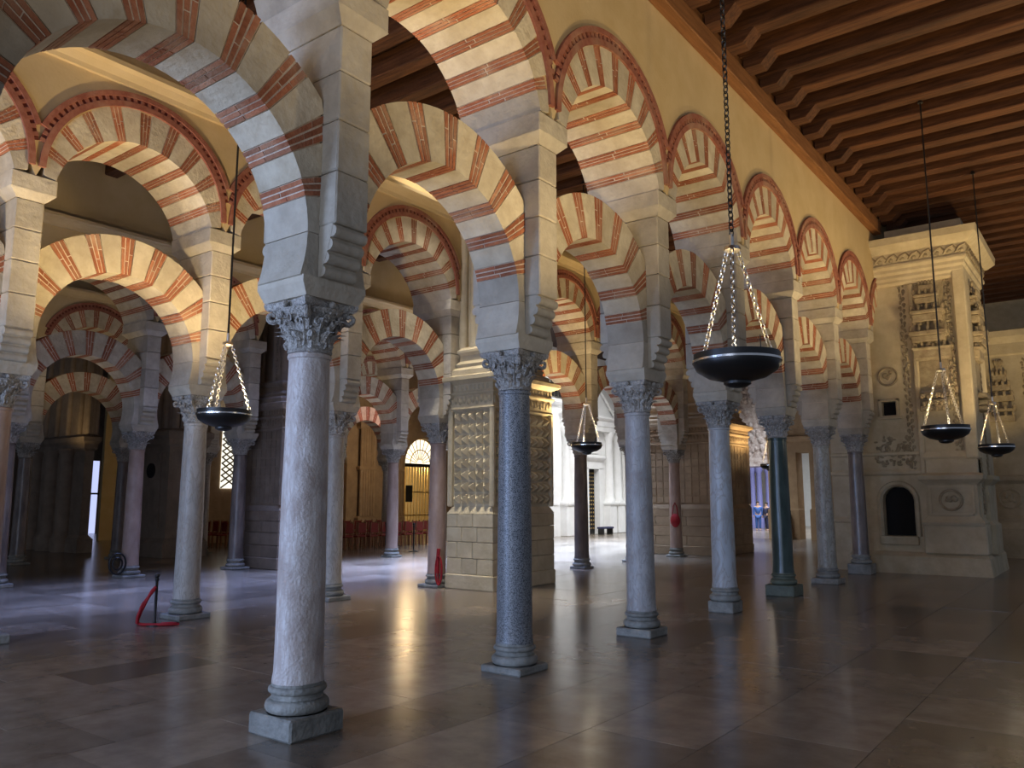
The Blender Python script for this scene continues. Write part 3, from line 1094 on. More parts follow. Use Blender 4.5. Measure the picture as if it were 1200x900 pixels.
    for i, (px, r) in enumerate(((0.25, 0.10), (0.50, 0.07), (0.68, 0.10), (0.90, 0.07), (sx1 - 0.42, 0.11), (sx1 - 0.22, 0.08), (sx1 - 0.06, 0.10))):
        mb = MB()
        mb.lathe([(r, 4.9), (r, 7.5), (r * 1.35, 7.56), (r * 1.35, 7.7), (r * 0.6, 7.8)], 12, (px, 0.26))
        obj('slender_shaft', mb.mesh('slender_shaft', mat, 40), t)
    for i, py in enumerate((0.55, 0.9, 1.25)):
        if py < ly - 0.3:
            mb = MB()
            mb.lathe([(0.09, 4.9), (0.09, 7.5), (0.12, 7.56), (0.12, 7.7), (0.05, 7.8)], 12, (sx1 - 0.02, py))
            obj('slender_shaft', mb.mesh('slender_shaft', mat, 40), t)
    # pierced quatrefoil bands between the shafts
    mb = MB()
    for px in (0.59, 0.80, sx1 - 0.32, sx1 - 0.13):
        for k in range(5):
            z = 5.25 + k * 0.235
            ring = [(px + 0.075 * math.cos(2 * PI * q / 10), 0.20, z + 0.095 * math.sin(2 * PI * q / 10)) for q in range(10)]
            mb.tube(ring, 0.026, 5, closed=True)
            mb.ball((px, 0.21, z), (0.03, 0.02, 0.03), 6, 4)
    obj('tracery', mb.mesh('tracery', mat, 50), t)['kind'] = 'stuff'
    return t


P1 = diamond_pier(-11.40, -10.12, 12.72, 14.95, 'limestone pier covered in diamond-point stones, behind the speckled granite column', cols=(5, 9))
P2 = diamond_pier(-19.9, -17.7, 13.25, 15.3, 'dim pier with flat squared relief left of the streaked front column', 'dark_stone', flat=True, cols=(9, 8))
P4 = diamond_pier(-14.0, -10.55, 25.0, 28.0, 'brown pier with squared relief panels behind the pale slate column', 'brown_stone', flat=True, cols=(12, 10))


def corner_pier_right():
    """large carved limestone pier at the end of the nearest arcade"""
    X0, X1, Y, YB = -6.22, -2.78, 22.38, 25.2
    t = thing('carved_pier', 'tall pale limestone pier with arched black niche and heavy carved cornice at right', 'pier', (X0, Y, 0))
    def P(name, mb, mat='limestone', smooth=None):
        # geometry is written in room coordinates and moved to the pier's own origin
        mb.v = [(a - X0, b - Y, c) for a, b, c in mb.v]
        return obj(name, mb.mesh(name, mat, smooth), t)
    mb = MB()
    nx0, nx1, nz0, nz1 = -5.00, -4.26, 0.90, 1.78
    # body built around the niche
    mb.box(X0, nx0, Y, YB, 0, 8.0)
    mb.box(nx1, X1, Y, YB, 0, 8.0)
    mb.box(nx0, nx1, Y, YB, 0, nz0)
    mb.box(nx0, nx1, Y + 0.45, YB, nz0, 2.3)
    mb.box(nx0, nx1, Y, YB, nz1 + 0.37, 3.97)
    mb.box(nx0, -4.86, Y, YB, 3.97, 4.32)
    mb.box(-4.53, nx1, Y, YB, 3.97, 4.32)
    mb.box(-4.86, -4.53, Y + 0.3, YB, 3.97, 4.32)
    mb.box(nx0, nx1, Y, YB, 4.32, 8.0)
    n = 8
    cxx, rr = (nx0 + nx1) / 2, (nx1 - nx0) / 2
    for i in range(n):
        a0, a1 = PI * i / n, PI * (i + 1) / n
        p = [(cxx + rr * math.cos(a0), nz1 + rr * math.sin(a0)), (cxx + rr * math.cos(a1), nz1 + rr * math.sin(a1)), (cxx + rr * math.cos(a1), nz1 + 0.38), (cxx + rr * math.cos(a0), nz1 + 0.38)]
        mb.prism(p, Y, Y + 0.45, 'y')
    P('body', mb)
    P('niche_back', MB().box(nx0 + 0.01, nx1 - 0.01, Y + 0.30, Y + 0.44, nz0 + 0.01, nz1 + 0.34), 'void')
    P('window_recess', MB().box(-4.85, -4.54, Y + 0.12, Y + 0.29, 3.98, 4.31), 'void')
    mb = MB()
    ring = [(nx0 - 0.07, Y - 0.01, nz0)] + [(cxx - (rr + 0.07) * math.cos(PI * i / 14), Y - 0.01, nz1 + (rr + 0.07) * math.sin(PI * i / 14)) for i in range(15)] + [(nx1 + 0.07, Y - 0.01, nz0)]
    mb.tube(ring, 0.07, 6)
    P('niche_frame', mb, smooth=50)
    P('niche_sill', MB().cham(nx0 - 0.1, nx1 + 0.06, Y - 0.10, Y + 0.1, nz0 - 0.22, nz0, 0.02))
    mb = MB()
    for a in (((-4.95), (-4.86)), ((-4.53), (-4.44))):
        mb.cham(a[0], a[1], Y - 0.05, Y + 0.05, 3.9, 4.40, 0.015)
    mb.cham(-4.95, -4.44, Y - 0.05, Y + 0.05, 4.32, 4.40, 0.015)
    mb.cham(-5.0, -4.40, Y - 0.07, Y + 0.05, 3.86, 3.95, 0.015)
    P('window_frame', mb)
    # plinth steps
    mb = MB()
    mb.frustum((-5.85, -2.62, Y - 0.32, YB), 0, (-5.85, -2.66, Y - 0.30, YB), 0.42)
    mb.frustum((-5.80, -2.66, Y - 0.30, YB), 0.42, (-5.78, -2.74, Y - 0.14, YB), 0.52)
    P('plinth', mb)
    # pedestal of the great pilaster
    mb = MB()
    mb.cham(-4.05, -2.68, Y - 0.26, Y + 0.6, 0.50, 1.22, 0.03)
    mold(mb, -3.95, -2.82, Y - 0.20, Y + 0.6, [(0.10, 1.20), (0.12, 1.26), (0.06, 1.34), (0.0, 1.42), (0.0, 2.16), (0.03, 2.20), (0.14, 2.30), (0.16, 2.40), (0.04, 2.46)])
    P('pedestal', mb)
    mb = MB()
    mb.box(-3.85, -2.92, Y - 0.235, Y - 0.19, 1.44, 1.49)
    mb.box(-3.85, -2.92, Y - 0.235, Y - 0.19, 2.10, 2.15)
    mb.box(-3.88, -3.83, Y - 0.235, Y - 0.19, 1.44, 2.15)
    mb.box(-2.94, -2.89, Y - 0.235, Y - 0.19, 1.44, 2.15)
    P('pedestal_panel', mb)
    # wall string courses
    mb = MB()
    mold(mb, X0 + 0.05, -4.06, Y, Y + 1, [(0.0, 2.42), (0.06, 2.46), (0.07, 2.52), (0.02, 2.58)])
    mold(mb, X0 + 0.05, -4.06, Y, Y + 1, [(0.0, 2.92), (0.05, 2.95), (0.05, 3.0), (0.0, 3.04)])
    mold(mb, X0 + 0.05, -5.5, Y, Y + 1, [(0.0, 1.20), (0.05, 1.24), (0.05, 1.30), (0.0, 1.36)])
    P('string_course', mb)
    # great pilaster
    mb = MB()
    mb.cham(-3.92, -2.78, Y - 0.14, Y + 0.5, 2.44, 2.80, 0.02)
    mb.cham(-3.02, -2.74, Y - 0.18, Y + 0.6, 2.80, 7.60, 0.03)
    mb.cham(-4.05, -3.92, Y - 0.10, Y + 0.5, 2.44, 7.35, 0.03)
    mold(mb, -3.9, -2.84, Y - 0.08, Y + 0.6, [(0.04, 2.80), (0.08, 2.86), (0.03, 2.95), (0.0, 3.0)])
    P('pilaster', mb)
    for a, zz0, zz1, dd, sd in ((-4.22, 2.5, 7.3, Y - 0.01, 1), (-3.16, 3.0, 7.35, Y - 0.03, 2)):
        mb = MB()
        carve_strip(mb, 'y-', a, zz0, zz1, dd, 0.10, sd)
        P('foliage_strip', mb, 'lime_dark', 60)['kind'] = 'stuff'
    for b, sd in ((Y + 0.35, 5), (Y + 1.55, 6)):
        mb = MB()
        carve_strip(mb, 'x+', b, 1.5, 7.4, X1 + 0.01, 0.10, sd)
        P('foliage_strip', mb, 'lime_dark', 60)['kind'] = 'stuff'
    # statue niche canopies, on the front and on the side
    def canopy(cx, cy, z, ax, s=1.0):
        mb = MB()
        rg = random.Random(int(z * 10))
        for lv, (w, zz, h) in enumerate(((0.40, 0.0, 0.16), (0.46, 0.16, 0.12), (0.36, 0.52, 0.20), (0.42, 0.72, 0.10), (0.28, 1.00, 0.16), (0.32, 1.16, 0.08), (0.18, 1.34, 0.16))):
            mb.cham(cx - w * s, cx + w * s, cy - 0.08 - w * s * 0.7, cy + 0.2, z + zz, z + zz + h, 0.02) if ax == 'y' else mb.cham(cx - 0.2, cx + w * s * 0.7, cy - w * s, cy + w * s, z + zz, z + zz + h, 0.02)
            for q in range(5):
                u = (q / 4 * 2 - 1) * w * s * 0.9
                zc_ = z + zz + h + 0.06
                if ax == 'y':
                    mb.ball((cx + u, cy - w * s * 0.66, zc_), (0.045, 0.045, 0.10), 6, 4)
                    mb.ball((cx + u, cy - w * s * 0.66, z + zz - 0.03), (0.04, 0.04, 0.05), 6, 4)
                else:
                    mb.ball((cx + w * s * 0.66, cy + u, zc_), (0.045, 0.045, 0.10), 6, 4)
                    mb.ball((cx + w * s * 0.66, cy + u, z + zz - 0.03), (0.04, 0.04, 0.05), 6, 4)
        # little columns between the tiers
        for zz in (0.28, 0.80):
            for q in range(3):
                u = (q - 1) * 0.22 * s
                mb.lathe([(0.035, z + zz), (0.03, z + zz + 0.24)], 8, (cx + u, cy - 0.2) if ax == 'y' else (cx + 0.2, cy + u))
        return mb
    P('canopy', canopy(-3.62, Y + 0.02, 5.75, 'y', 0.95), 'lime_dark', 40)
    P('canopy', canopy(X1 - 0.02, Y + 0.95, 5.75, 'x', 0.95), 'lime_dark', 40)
    mb = MB()
    for q in range(7):
        u = -0.38 + q * 0.127
        mb.ball((-3.55 + u, Y - 0.1, 5.66), (0.055, 0.06, 0.09), 6, 4)
        mb.ball((X1 + 0.1, Y + 0.95 + u, 5.66), (0.06, 0.055, 0.09), 6, 4)
    mold(mb, -3.95, -3.20, Y - 0.12, Y + 0.3, [(0.0, 5.30), (0.04, 5.36), (0.04, 5.56), (0.10, 5.62)])
    mold(mb, X1 - 0.3, X1 + 0.12, Y + 0.58, Y + 1.32, [(0.0, 5.30), (0.04, 5.36), (0.04, 5.56), (0.10, 5.62)])
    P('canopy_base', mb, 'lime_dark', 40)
    mb = MB()
    for i, (zz, w) in enumerate(((4.02, 0.36), (4.16, 0.30), (4.34, 0.36))):
        mb.cham(-3.56 - w, -3.56 + w, Y - 0.24, Y + 0.1, zz, zz + 0.12, 0.02)
        mb.cham(X1 - 0.1, X1 + 0.24, Y + 0.95 - w, Y + 0.95 + w, zz, zz + 0.12, 0.02)
        for q in range(5):
            mb.ball((-3.56 + (q / 2 - 1) * w * 0.9, Y - 0.24, zz + 0.02), (0.05, 0.05, 0.06), 6, 4)
    P('statue_bracket', mb, 'lime_dark', 40)['kind'] = 'stuff'
    # carved panel over the niche
    mb = MB()
    rg = random.Random(4)
    for q in range(70):
        u, w = rg.uniform(-0.42, 0.42), rg.uniform(0, 0.75)
        mb.ball((-4.66 + u, Y, 2.66 + w), (rg.uniform(0.025, 0.06), 0.035, rg.uniform(0.025, 0.07)), 6, 4)
    for s in (-1, 1):
        ring = [(-4.66 + s * 0.2 + 0.13 * math.cos(a * 0.5) * (1 - a / 22), Y - 0.01, 3.05 + 0.2 * math.sin(a * 0.5) * (1 - a / 22)) for a in range(16)]
        mb.tube(ring, 0.025, 5)
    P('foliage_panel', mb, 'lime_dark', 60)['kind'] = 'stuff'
    # mouldings at the head and the projecting carved cornice
    mb = MB()
    mold(mb, X0 + 0.4, -2.84, Y - 0.10, YB, [(0.0, 7.34), (0.05, 7.40), (0.05, 7.46), (0.09, 7.52), (0.09, 7.60), (0.14, 7.66), (0.14, 7.74), (0.20, 7.80), (0.20, 7.86)])
    P('head_moulding', mb)
    mb = MB()
    mold(mb, X0 + 0.4, -2.80, Y - 0.12, YB, [(0.12, 7.86), (0.18, 8.16), (0.24, 8.18), (0.42, 8.34), (0.44, 8.52), (0.30, 8.56)])
    mb.box(-4.55, -2.75, Y + 0.1, YB, 8.56, 8.9)
    P('cornice', mb)
    mb = MB()
    rg = random.Random(9)
    x = -5.3
    while x < -2.7:
        mb.tube([(x, Y - 0.28, 7.93), (x + 0.10, Y - 0.31, 8.05), (x + 0.22, Y - 0.29, 8.12), (x + 0.3, Y - 0.28, 8.02)], [0.03, 0.045, 0.035, 0.02], 6)
        mb.ball((x + 0.13, Y - 0.29, 7.97), (0.06, 0.04, 0.06), 7, 5)
        x += 0.27
    y = Y - 0.1
    while y < YB:
        mb.tube([(-2.66, y, 7.93), (-2.63, y + 0.10, 8.05), (-2.63, y + 0.22, 8.12), (-2.66, y + 0.3, 8.02)], [0.03, 0.045, 0.035, 0.02], 6)
        mb.ball((-2.64, y + 0.13, 7.97), (0.04, 0.06, 0.06), 7, 5)
        y += 0.27
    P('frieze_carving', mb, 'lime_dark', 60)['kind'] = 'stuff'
    for args in (('y-', -4.68 - X0, -0.01, 4.98, 0.23, 'lime_dark'), ('y-', -3.40 - X0, -0.215, 1.80, 0.24, 'lime_dark')):
        medallion(t, *args)
    P('niche_shade_panel', MB().box(-4.02, -3.26, Y - 0.03, Y + 0.1, 4.55, 7.30), 'lime_dark')  # darker sheet behind the canopy, painted shade on front and side
    P('niche_shade_panel', MB().box(X1 - 0.1, X1 + 0.03, Y + 0.55, Y + 1.35, 4.55, 7.30), 'lime_dark')
    # lower side pedestal, turned to the nave
    mb = MB()
    mold(mb, X1 - 0.2, X1 + 0.10, Y + 0.55, Y + 1.5, [(0.10, 0.5), (0.10, 1.2), (0.0, 1.3), (0.0, 2.16), (0.14, 2.3), (0.14, 2.4)])
    P('side_pedestal', mb)
    return t
corner_pier_right()


def far_pier_right():
    X0, X1, Y, YB = -3.75, 2.2, 30.2, 33.0
    t = thing('carved_pier', 'dim carved limestone pier at the right edge, behind the smallest hanging lamps', 'pier', (X0, Y, 0))
    def P(name, mb, mat='limestone', smooth=None):
        mb.v = [(a - X0, b - Y, c) for a, b, c in mb.v]
        return obj(name, mb.mesh(name, mat, smooth), t)
    P('body', MB().box(X0, X1, Y, YB, 0, 7.2))
    mb = MB()
    mold(mb, X0, X1, Y, YB, [(0.3, 0), (0.28, 0.9), (0.1, 1.1), (0.1, 1.25), (0.0, 1.3)])
    mold(mb, X0, X1, Y, YB, [(0.0, 2.3), (0.12, 2.42), (0.12, 2.55), (0.0, 2.6)])
    P('plinth', mb)
    mb = MB()
    mold(mb, X0, X1, Y, YB, [(0.0, 6.45), (0.06, 6.5), (0.06, 6.85), (0.22, 7.05), (0.24, 7.25), (0.1, 7.3)])
    P('cornice', mb)
    for i, a in enumerate((-3.55, -2.25, -1.5)):
        mb = MB()
        carve_strip(mb, 'y-', a, 2.7, 6.3, Y - 0.01, 0.10, 20 + i)
        P('foliage_strip', mb, 'lime_dark', 60)['kind'] = 'stuff'
    for cx in (-2.95, -0.9):
        mb = MB()
        for lv, (w, zz, h) in enumerate(((0.36, 4.30, 0.2), (0.40, 4.62, 0.1), (0.36, 4.95, 0.2), (0.28, 5.3, 0.2), (0.20, 5.6, 0.25), (0.1, 5.9, 0.3))):
            mb.cham(cx - w, cx + w, Y - w * 0.7, Y + 0.1, zz, zz + h, 0.02)
            for q in range(4):
                mb.ball((cx + (q / 1.5 - 1) * w * 0.9, Y - w * 0.66, zz + h + 0.04), (0.05, 0.05, 0.1), 6, 4)
        P('canopy', mb, 'lime_dark', 40)
        medallion(t, 'y-', cx - X0, -0.01, 1.85, 0.3)
    return t
far_pier_right()


# ------------------------------------------------------------------ dusky masonry in the aisles at the left
def masonry_block(name, label, x0, x1, y0, y1, z1, mat, cat='pier', half_columns=(), disc=None):
    t = thing(name, label, cat, (x0, y0, 0))
    lx, ly = x1 - x0, y1 - y0
    mb = MB()
    mb.box(0, lx, 0, ly, 0, z1)
    obj('body', mb.mesh('body', mat), t)
    mb = MB()
    mold(mb, 0, lx, 0, ly, [(0.12, 0), (0.12, 0.45), (0.04, 0.55), (0.0, 0.6)])
    obj('base_moulding', mb.mesh('base_moulding', mat), t)
    mb = MB()
    mold(mb, 0, lx, 0, ly, [(0.0, 3.5), (0.08, 3.6), (0.08, 3.75), (0.16, 3.85), (0.16, 4.0), (0.0, 4.1)])
    obj('moulding', mb.mesh('moulding', mat), t)
    for (px, py, r) in half_columns:
        mb = MB()
        mb.lathe([(r * 1.3, 0.0), (r * 1.3, 0.5), (r, 0.62), (r * 0.92, 3.3), (r * 1.25, 3.5), (r * 1.3, 3.6)], 14, (px, py))
        obj('half_column', mb.mesh('half_column', mat, 40), t)
    for i in range(5):
        mb = MB()
        mb.lathe([(0.11, 4.1), (0.11, z1)], 10, (lx * (i + 0.5) / 5, -0.02))
        obj('slender_shaft', mb.mesh('slender_shaft', mat, 40), t)
        mb = MB()
        mb.lathe([(0.11, 4.1), (0.11, z1)], 10, (lx + 0.02, ly * (i + 0.5) / 5))
        obj('slender_shaft', mb.mesh('slender_shaft', mat, 40), t)
    if disc:
        mb = MB()
        dx, dz, r = disc
        mb.prism([(dx - 0.55, 0.9), (dx + 0.55, 0.9), (dx + 0.55, 3.3), (dx - 0.55, 3.3)], -0.05, 0.0, 'y')
        obj('panel', mb.mesh('panel', mat), t)
        mb = MB()
        mb.prism([(dx + r * math.cos(2 * PI * k / 20), dz + r * math.sin(2 * PI * k / 20)) for k in range(20)], -0.09, -0.04, 'y')
        obj('dark_disc', mb.mesh('dark_disc', 'void'), t)
    return t
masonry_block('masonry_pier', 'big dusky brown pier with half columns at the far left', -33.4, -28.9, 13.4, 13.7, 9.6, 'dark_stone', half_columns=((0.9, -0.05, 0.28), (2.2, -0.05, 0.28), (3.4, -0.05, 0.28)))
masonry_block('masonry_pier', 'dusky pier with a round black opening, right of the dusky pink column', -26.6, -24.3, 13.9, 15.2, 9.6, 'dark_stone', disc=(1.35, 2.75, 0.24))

struct(obj('wall_west', MB().box(-46, -45.4, -6, 60, 0, 9.7).mesh('wall_west', 'dark_stone')))
struct(obj('wall_north', MB().box(-46, 2.4, 58, 58.6, 0, 9.7).mesh('wall_north', 'white_wall')))
struct(obj('wall_east', MB().box(-5.2, 2.4, 35.4, 36, 0, 9.7).mesh('wall_east', 'limestone')))


dn = struct(obj('door_1', MB().box(-45.41, -45.38, 21.2, 22.6, 0, 3.95).mesh('door_1', 'day_glow')))
mb = MB()
mb.box(-45.4, -45.3, 21.05, 21.2, 0, 4.1).box(-45.4, -45.3, 22.6, 22.75, 0, 4.1).box(-45.4, -45.3, 21.2, 22.6, 3.95, 4.1).box(-45.37, -45.3, 21.2, 22.6, 2.1, 2.2).box(-45.37, -45.3, 21.85, 21.93, 0, 3.95)
obj('door_frame', mb.mesh('door_frame', 'dark_stone'), dn)
wn = struct(obj('window_2', MB().box(-30.99, -30.95, 20.10, 20.90, 2.3, 5.0).mesh('window_2', 'lattice_glow')))
mb = MB()
for i in range(9):
    for sg in (-1, 1):
        mb.tube([(-30.93, 20.1 if sg > 0 else 20.9, 2.32 + i * 0.26), (-30.93, 20.9 if sg > 0 else 20.1, 2.86 + i * 0.26)], 0.035, 5)
obj('lattice', mb.mesh('lattice', 'lime_dark'), wn)

# ------------------------------------------------------------------ white marble transept with its portal
def transept():
    X = -22.8
    w = struct(obj('wall_transept', MB().box(X - 1.0, X, 29.8, 36.68, 0, 14).box(X - 1.0, X, 37.76, 46.5, 0, 14).box(X - 1.0, X, 36.68, 37.76, 3.46, 14).mesh('wall_transept', 'white_wall')))
    struct(obj('baseboard_transept', MB().box(X - 0.01, X + 0.05, 29.8, 33.9, 1.55, 1.65).mesh('baseboard_transept', 'white_wall')))
    t = thing('marble_portal', 'white marble portal with pediment, paired columns and a studded dark door', 'portal', (X, 37.2, 0))
    def P(name, mb, mat='white_wall', smooth=None):
        return obj(name, mb.mesh(name, mat, smooth), t)
    d = P('door', MB().box(-0.30, -0.2, -0.54, 0.54, 0.0, 3.46), 'void')
    mb = MB()
    for i in range(5):
        for j in range(15):
            mb.ball((-0.19, -0.42 + i * 0.21, 0.3 + j * 0.21), (0.03, 0.05, 0.05), 6, 4)
    s = obj('brass_studs', mb.mesh('brass_studs', 'brass', 60), d)
    s['kind'] = 'stuff'
    mb = MB()
    mb.box(-0.1, 0.14, -0.86, -0.54, 0, 3.5)
    mb.box(-0.1, 0.14, 0.54, 0.86, 0, 3.5)
    mb.box(-0.1, 0.14, -0.86, 0.86, 3.46, 3.85)
    mold(mb, -0.1, 0.16, -0.9, 0.9, [(0.0, 3.85), (0.08, 3.95), (0.14, 4.05), (0.14, 4.15), (0, 4.2)])
    P('door_frame', mb)
    mb = MB()
    mb.box(-0.05, 0.10, -0.62, 0.62, 4.3, 5.6)
    P('attic_panel', mb)
    P('dark_picture', MB().box(0.1, 0.13, -0.36, 0.36, 4.55, 5.35), 'iron')
    for yy in (-2.75, -1.55, 1.55, 2.45, 3.35):
        mb = MB()
        mb.cham(-0.05, 0.42, yy - 0.34, yy + 0.34, 0, 1.55, 0.03)
        mold(mb, -0.05, 0.40, yy - 0.30, yy + 0.30, [(0.06, 1.5), (0.1, 1.58), (0.1, 1.68), (0.0, 1.72)])
        P('pedestal', mb)
        mb = MB()
        mb.lathe([(0.30, 1.72), (0.30, 1.8), (0.235, 1.92), (0.235, 2.6), (0.20, 5.05), (0.24, 5.1), (0.33, 5.45), (0.33, 5.52)], 16, (0.17, yy))
        P('column_shaft', mb, smooth=40)
    mb = MB()
    mold(mb, -0.05, 0.40, -3.05, 3.75, [(0.0, 5.5), (0.0, 5.75), (0.03, 5.77), (0.03, 6.05), (0.12, 6.12), (0.18, 6.2), (0.18, 6.3), (0, 6.34)])
    P('entablature', mb)
    mb = MB()
    mb.prism([(-1.4, 6.3), (1.9, 6.3), (0.25, 7.75)], -0.05, 0.25, 'x')
    P('pediment', mb)
    mb = MB()
    mb.tube([(0.30, -1.6, 6.34), (0.30, 0.25, 7.9), (0.30, 2.1, 6.34)], 0.09, 6)
    P('pediment_moulding', mb)
    for zz in (7.05,):
        mb = MB()
        wn = struct(obj('window_1', MB().box(X - 0.03, X + 0.02, 33.2, 34.75, 7.0, 8.5).mesh('window_1', 'void')))
        for i in range(5):
            mb.box(X + 0.02, X + 0.06, 33.2 + i * 0.36, 33.25 + i * 0.36, 7.0, 8.5)
        for i in range(5):
            mb.box(X + 0.02, X + 0.06, 33.2, 34.75, 7.0 + i * 0.37, 7.04 + i * 0.37)
        obj('window_bars', mb.mesh('window_bars', 'silver'), wn)
    mb = MB()
    mold(mb, X, X + 0.05, 29.8, 46, [(0.0, 6.55), (0.08, 6.62), (0.16, 6.75), (0.16, 6.85), (0, 6.9)])
    struct(obj('trim_transept', mb.mesh('trim_transept', 'white_wall')))
    bn = thing('bench', 'low dark blue-grey bench at the foot of the studded door', 'bench', (X + 0.7, 37.35, 0))
    obj('seat', MB().cham(-0.2, 0.2, -0.55, 0.55, 0.30, 0.40, 0.02).mesh('seat', 'dark_cloth'), bn)
    for yy in (-0.45, 0.45):
        obj('leg', MB().box(-0.17, 0.17, yy - 0.04, yy + 0.04, 0, 0.30).mesh('leg', 'iron'), bn)
transept()


# ------------------------------------------------------------------ chapel at the far left with gilded gates
def chapel():
    X = -31.0
    g = [(30.0, 1.35), (26.1, 1.1), (33.2, 1.45), (22.0, 1.3)]
    ops = [(32.75, 1.45), (25.9, 1.3)]
    mb = MB()
    y = 18.5
    for yc, r in sorted(ops):
        mb.box(X - 0.6, X, y, yc - r, 0, 9.6)
        n = 12
        for i in range(n):
            a0, a1 = PI * i / n, PI * (i + 1) / n
            mb.prism([(yc + r * math.cos(a0), 3.75 + r * math.sin(a0)), (yc + r * math.cos(a1), 3.75 + r * math.sin(a1)), (yc + r * math.cos(a1), 9.6), (yc + r * math.cos(a0), 9.6)], X - 0.6, X, 'x')
        y = yc + r
    mb.box(X - 0.6, X, y, 40, 0, 9.6)
    struct(obj('wall_chapel', mb.mesh('wall_chapel', 'brown_stone')))
    struct(obj('wall_chapel_back', MB().box(X - 6.2, X - 6.0, 18, 40, 0, 9.6).mesh('wall_chapel_back', 'plaster')))
    for i, (yc, r) in enumerate(ops):
        t = thing('chapel_gate', ('gilded arched chapel gate with radiating fan light right of the reddish column', 'gilded arched chapel gate half hidden by the slim grey column')[i], 'gate', (X - 0.3, yc, 0))
        obj('fan_light', MB().prism([(r * 0.97 * math.cos(PI * k / 20), 3.78 + r * 0.97 * math.sin(PI * k / 20)) for k in range(21)], -0.06, -0.03, 'x').mesh('fan_light', 'white_glow'), t)
        for k in range(1, 12):
            a = PI * k / 12
            mb = MB()
            mb.tube([(0, 0.25 * math.cos(a), 3.78 + 0.25 * math.sin(a)), (0, r * 0.96 * math.cos(a), 3.78 + r * 0.96 * math.sin(a))], 0.022, 5)
            obj('fan_bar', mb.mesh('fan_bar', 'brass'), t)
        mb = MB()
        mb.tube([(0.05, r * math.cos(PI * k / 20), 3.78 + r * math.sin(PI * k / 20)) for k in range(21)], 0.09, 6)
        mb.tube([(0.05, r * 0.55 * math.cos(PI * k / 20), 3.78 + r * 0.55 * math.sin(PI * k / 20)) for k in range(21)], 0.03, 5)
        obj('arch_frame', mb.mesh('arch_frame', 'brass'), t)
        obj('crossbar', MB().box(-0.06, 0.10, -r, r, 3.62, 3.80).mesh('crossbar', 'iron'), t)
        nb = 13
        for k in range(nb):
            yy = -r + 2 * r * (k + 0.5) / nb
            obj('gate_bar', cached('gbar', lambda: MB().tube([(0, 0, 0), (0, 0, 3.64)], 0.024, 6).mesh('gate_bar', 'brass')), t, (0, yy, 0))
        mb = MB()
        for zz in (0.1, 0.95, 2.2):
            mb.box(-0.03, 0.03, -r, r, zz, zz + 0.06)
        obj('gate_rail', mb.mesh('gate_rail', 'brass'), t)
        mb = MB()
        for zz in (1.7,):
            mb.box(0.03, 0.06, -r + 0.35, -r + 0.85, zz, zz + 0.9)
        obj('gate_plate', mb.mesh('gate_plate', 'iron'), t)
    # fluted pilasters
    for yc, sh in ((28.4, 'left of the reddish column'), (30.4, 'behind the reddish column')):
        t = thing('pilaster', 'fluted brown pilaster on the chapel wall ' + sh, 'pilaster', (X, yc, 0))
        mb = MB()
        mold(mb, -0.1, 0.2, -0.55, 0.55, [(0.1, 0), (0.1, 0.9), (0.0, 1.0)])
        obj('pedestal', mb.mesh('pedestal', 'brown_stone'), t)
        for k in range(6):
            mb = MB()
            mb.lathe([(0.085, 1.0), (0.085, 5.4)], 8, (0.2, -0.42 + k * 0.168))
            obj('flute', mb.mesh('flute', 'brown_stone', 40), t)
        mb = MB()
        mold(mb, -0.1, 0.2, -0.5, 0.5, [(0.05, 5.4), (0.15, 5.5), (0.15, 5.7), (0.3, 5.9), (0.3, 6.1), (0.1, 6.2)])
        mold(mb, -0.1, 0.2, -0.5, 0.5, [(0.06, 3.3), (0.1, 3.36), (0.1, 3.46), (0.06, 3.5)])
        obj('capital', mb.mesh('capital', 'brown_stone'), t)
chapel()


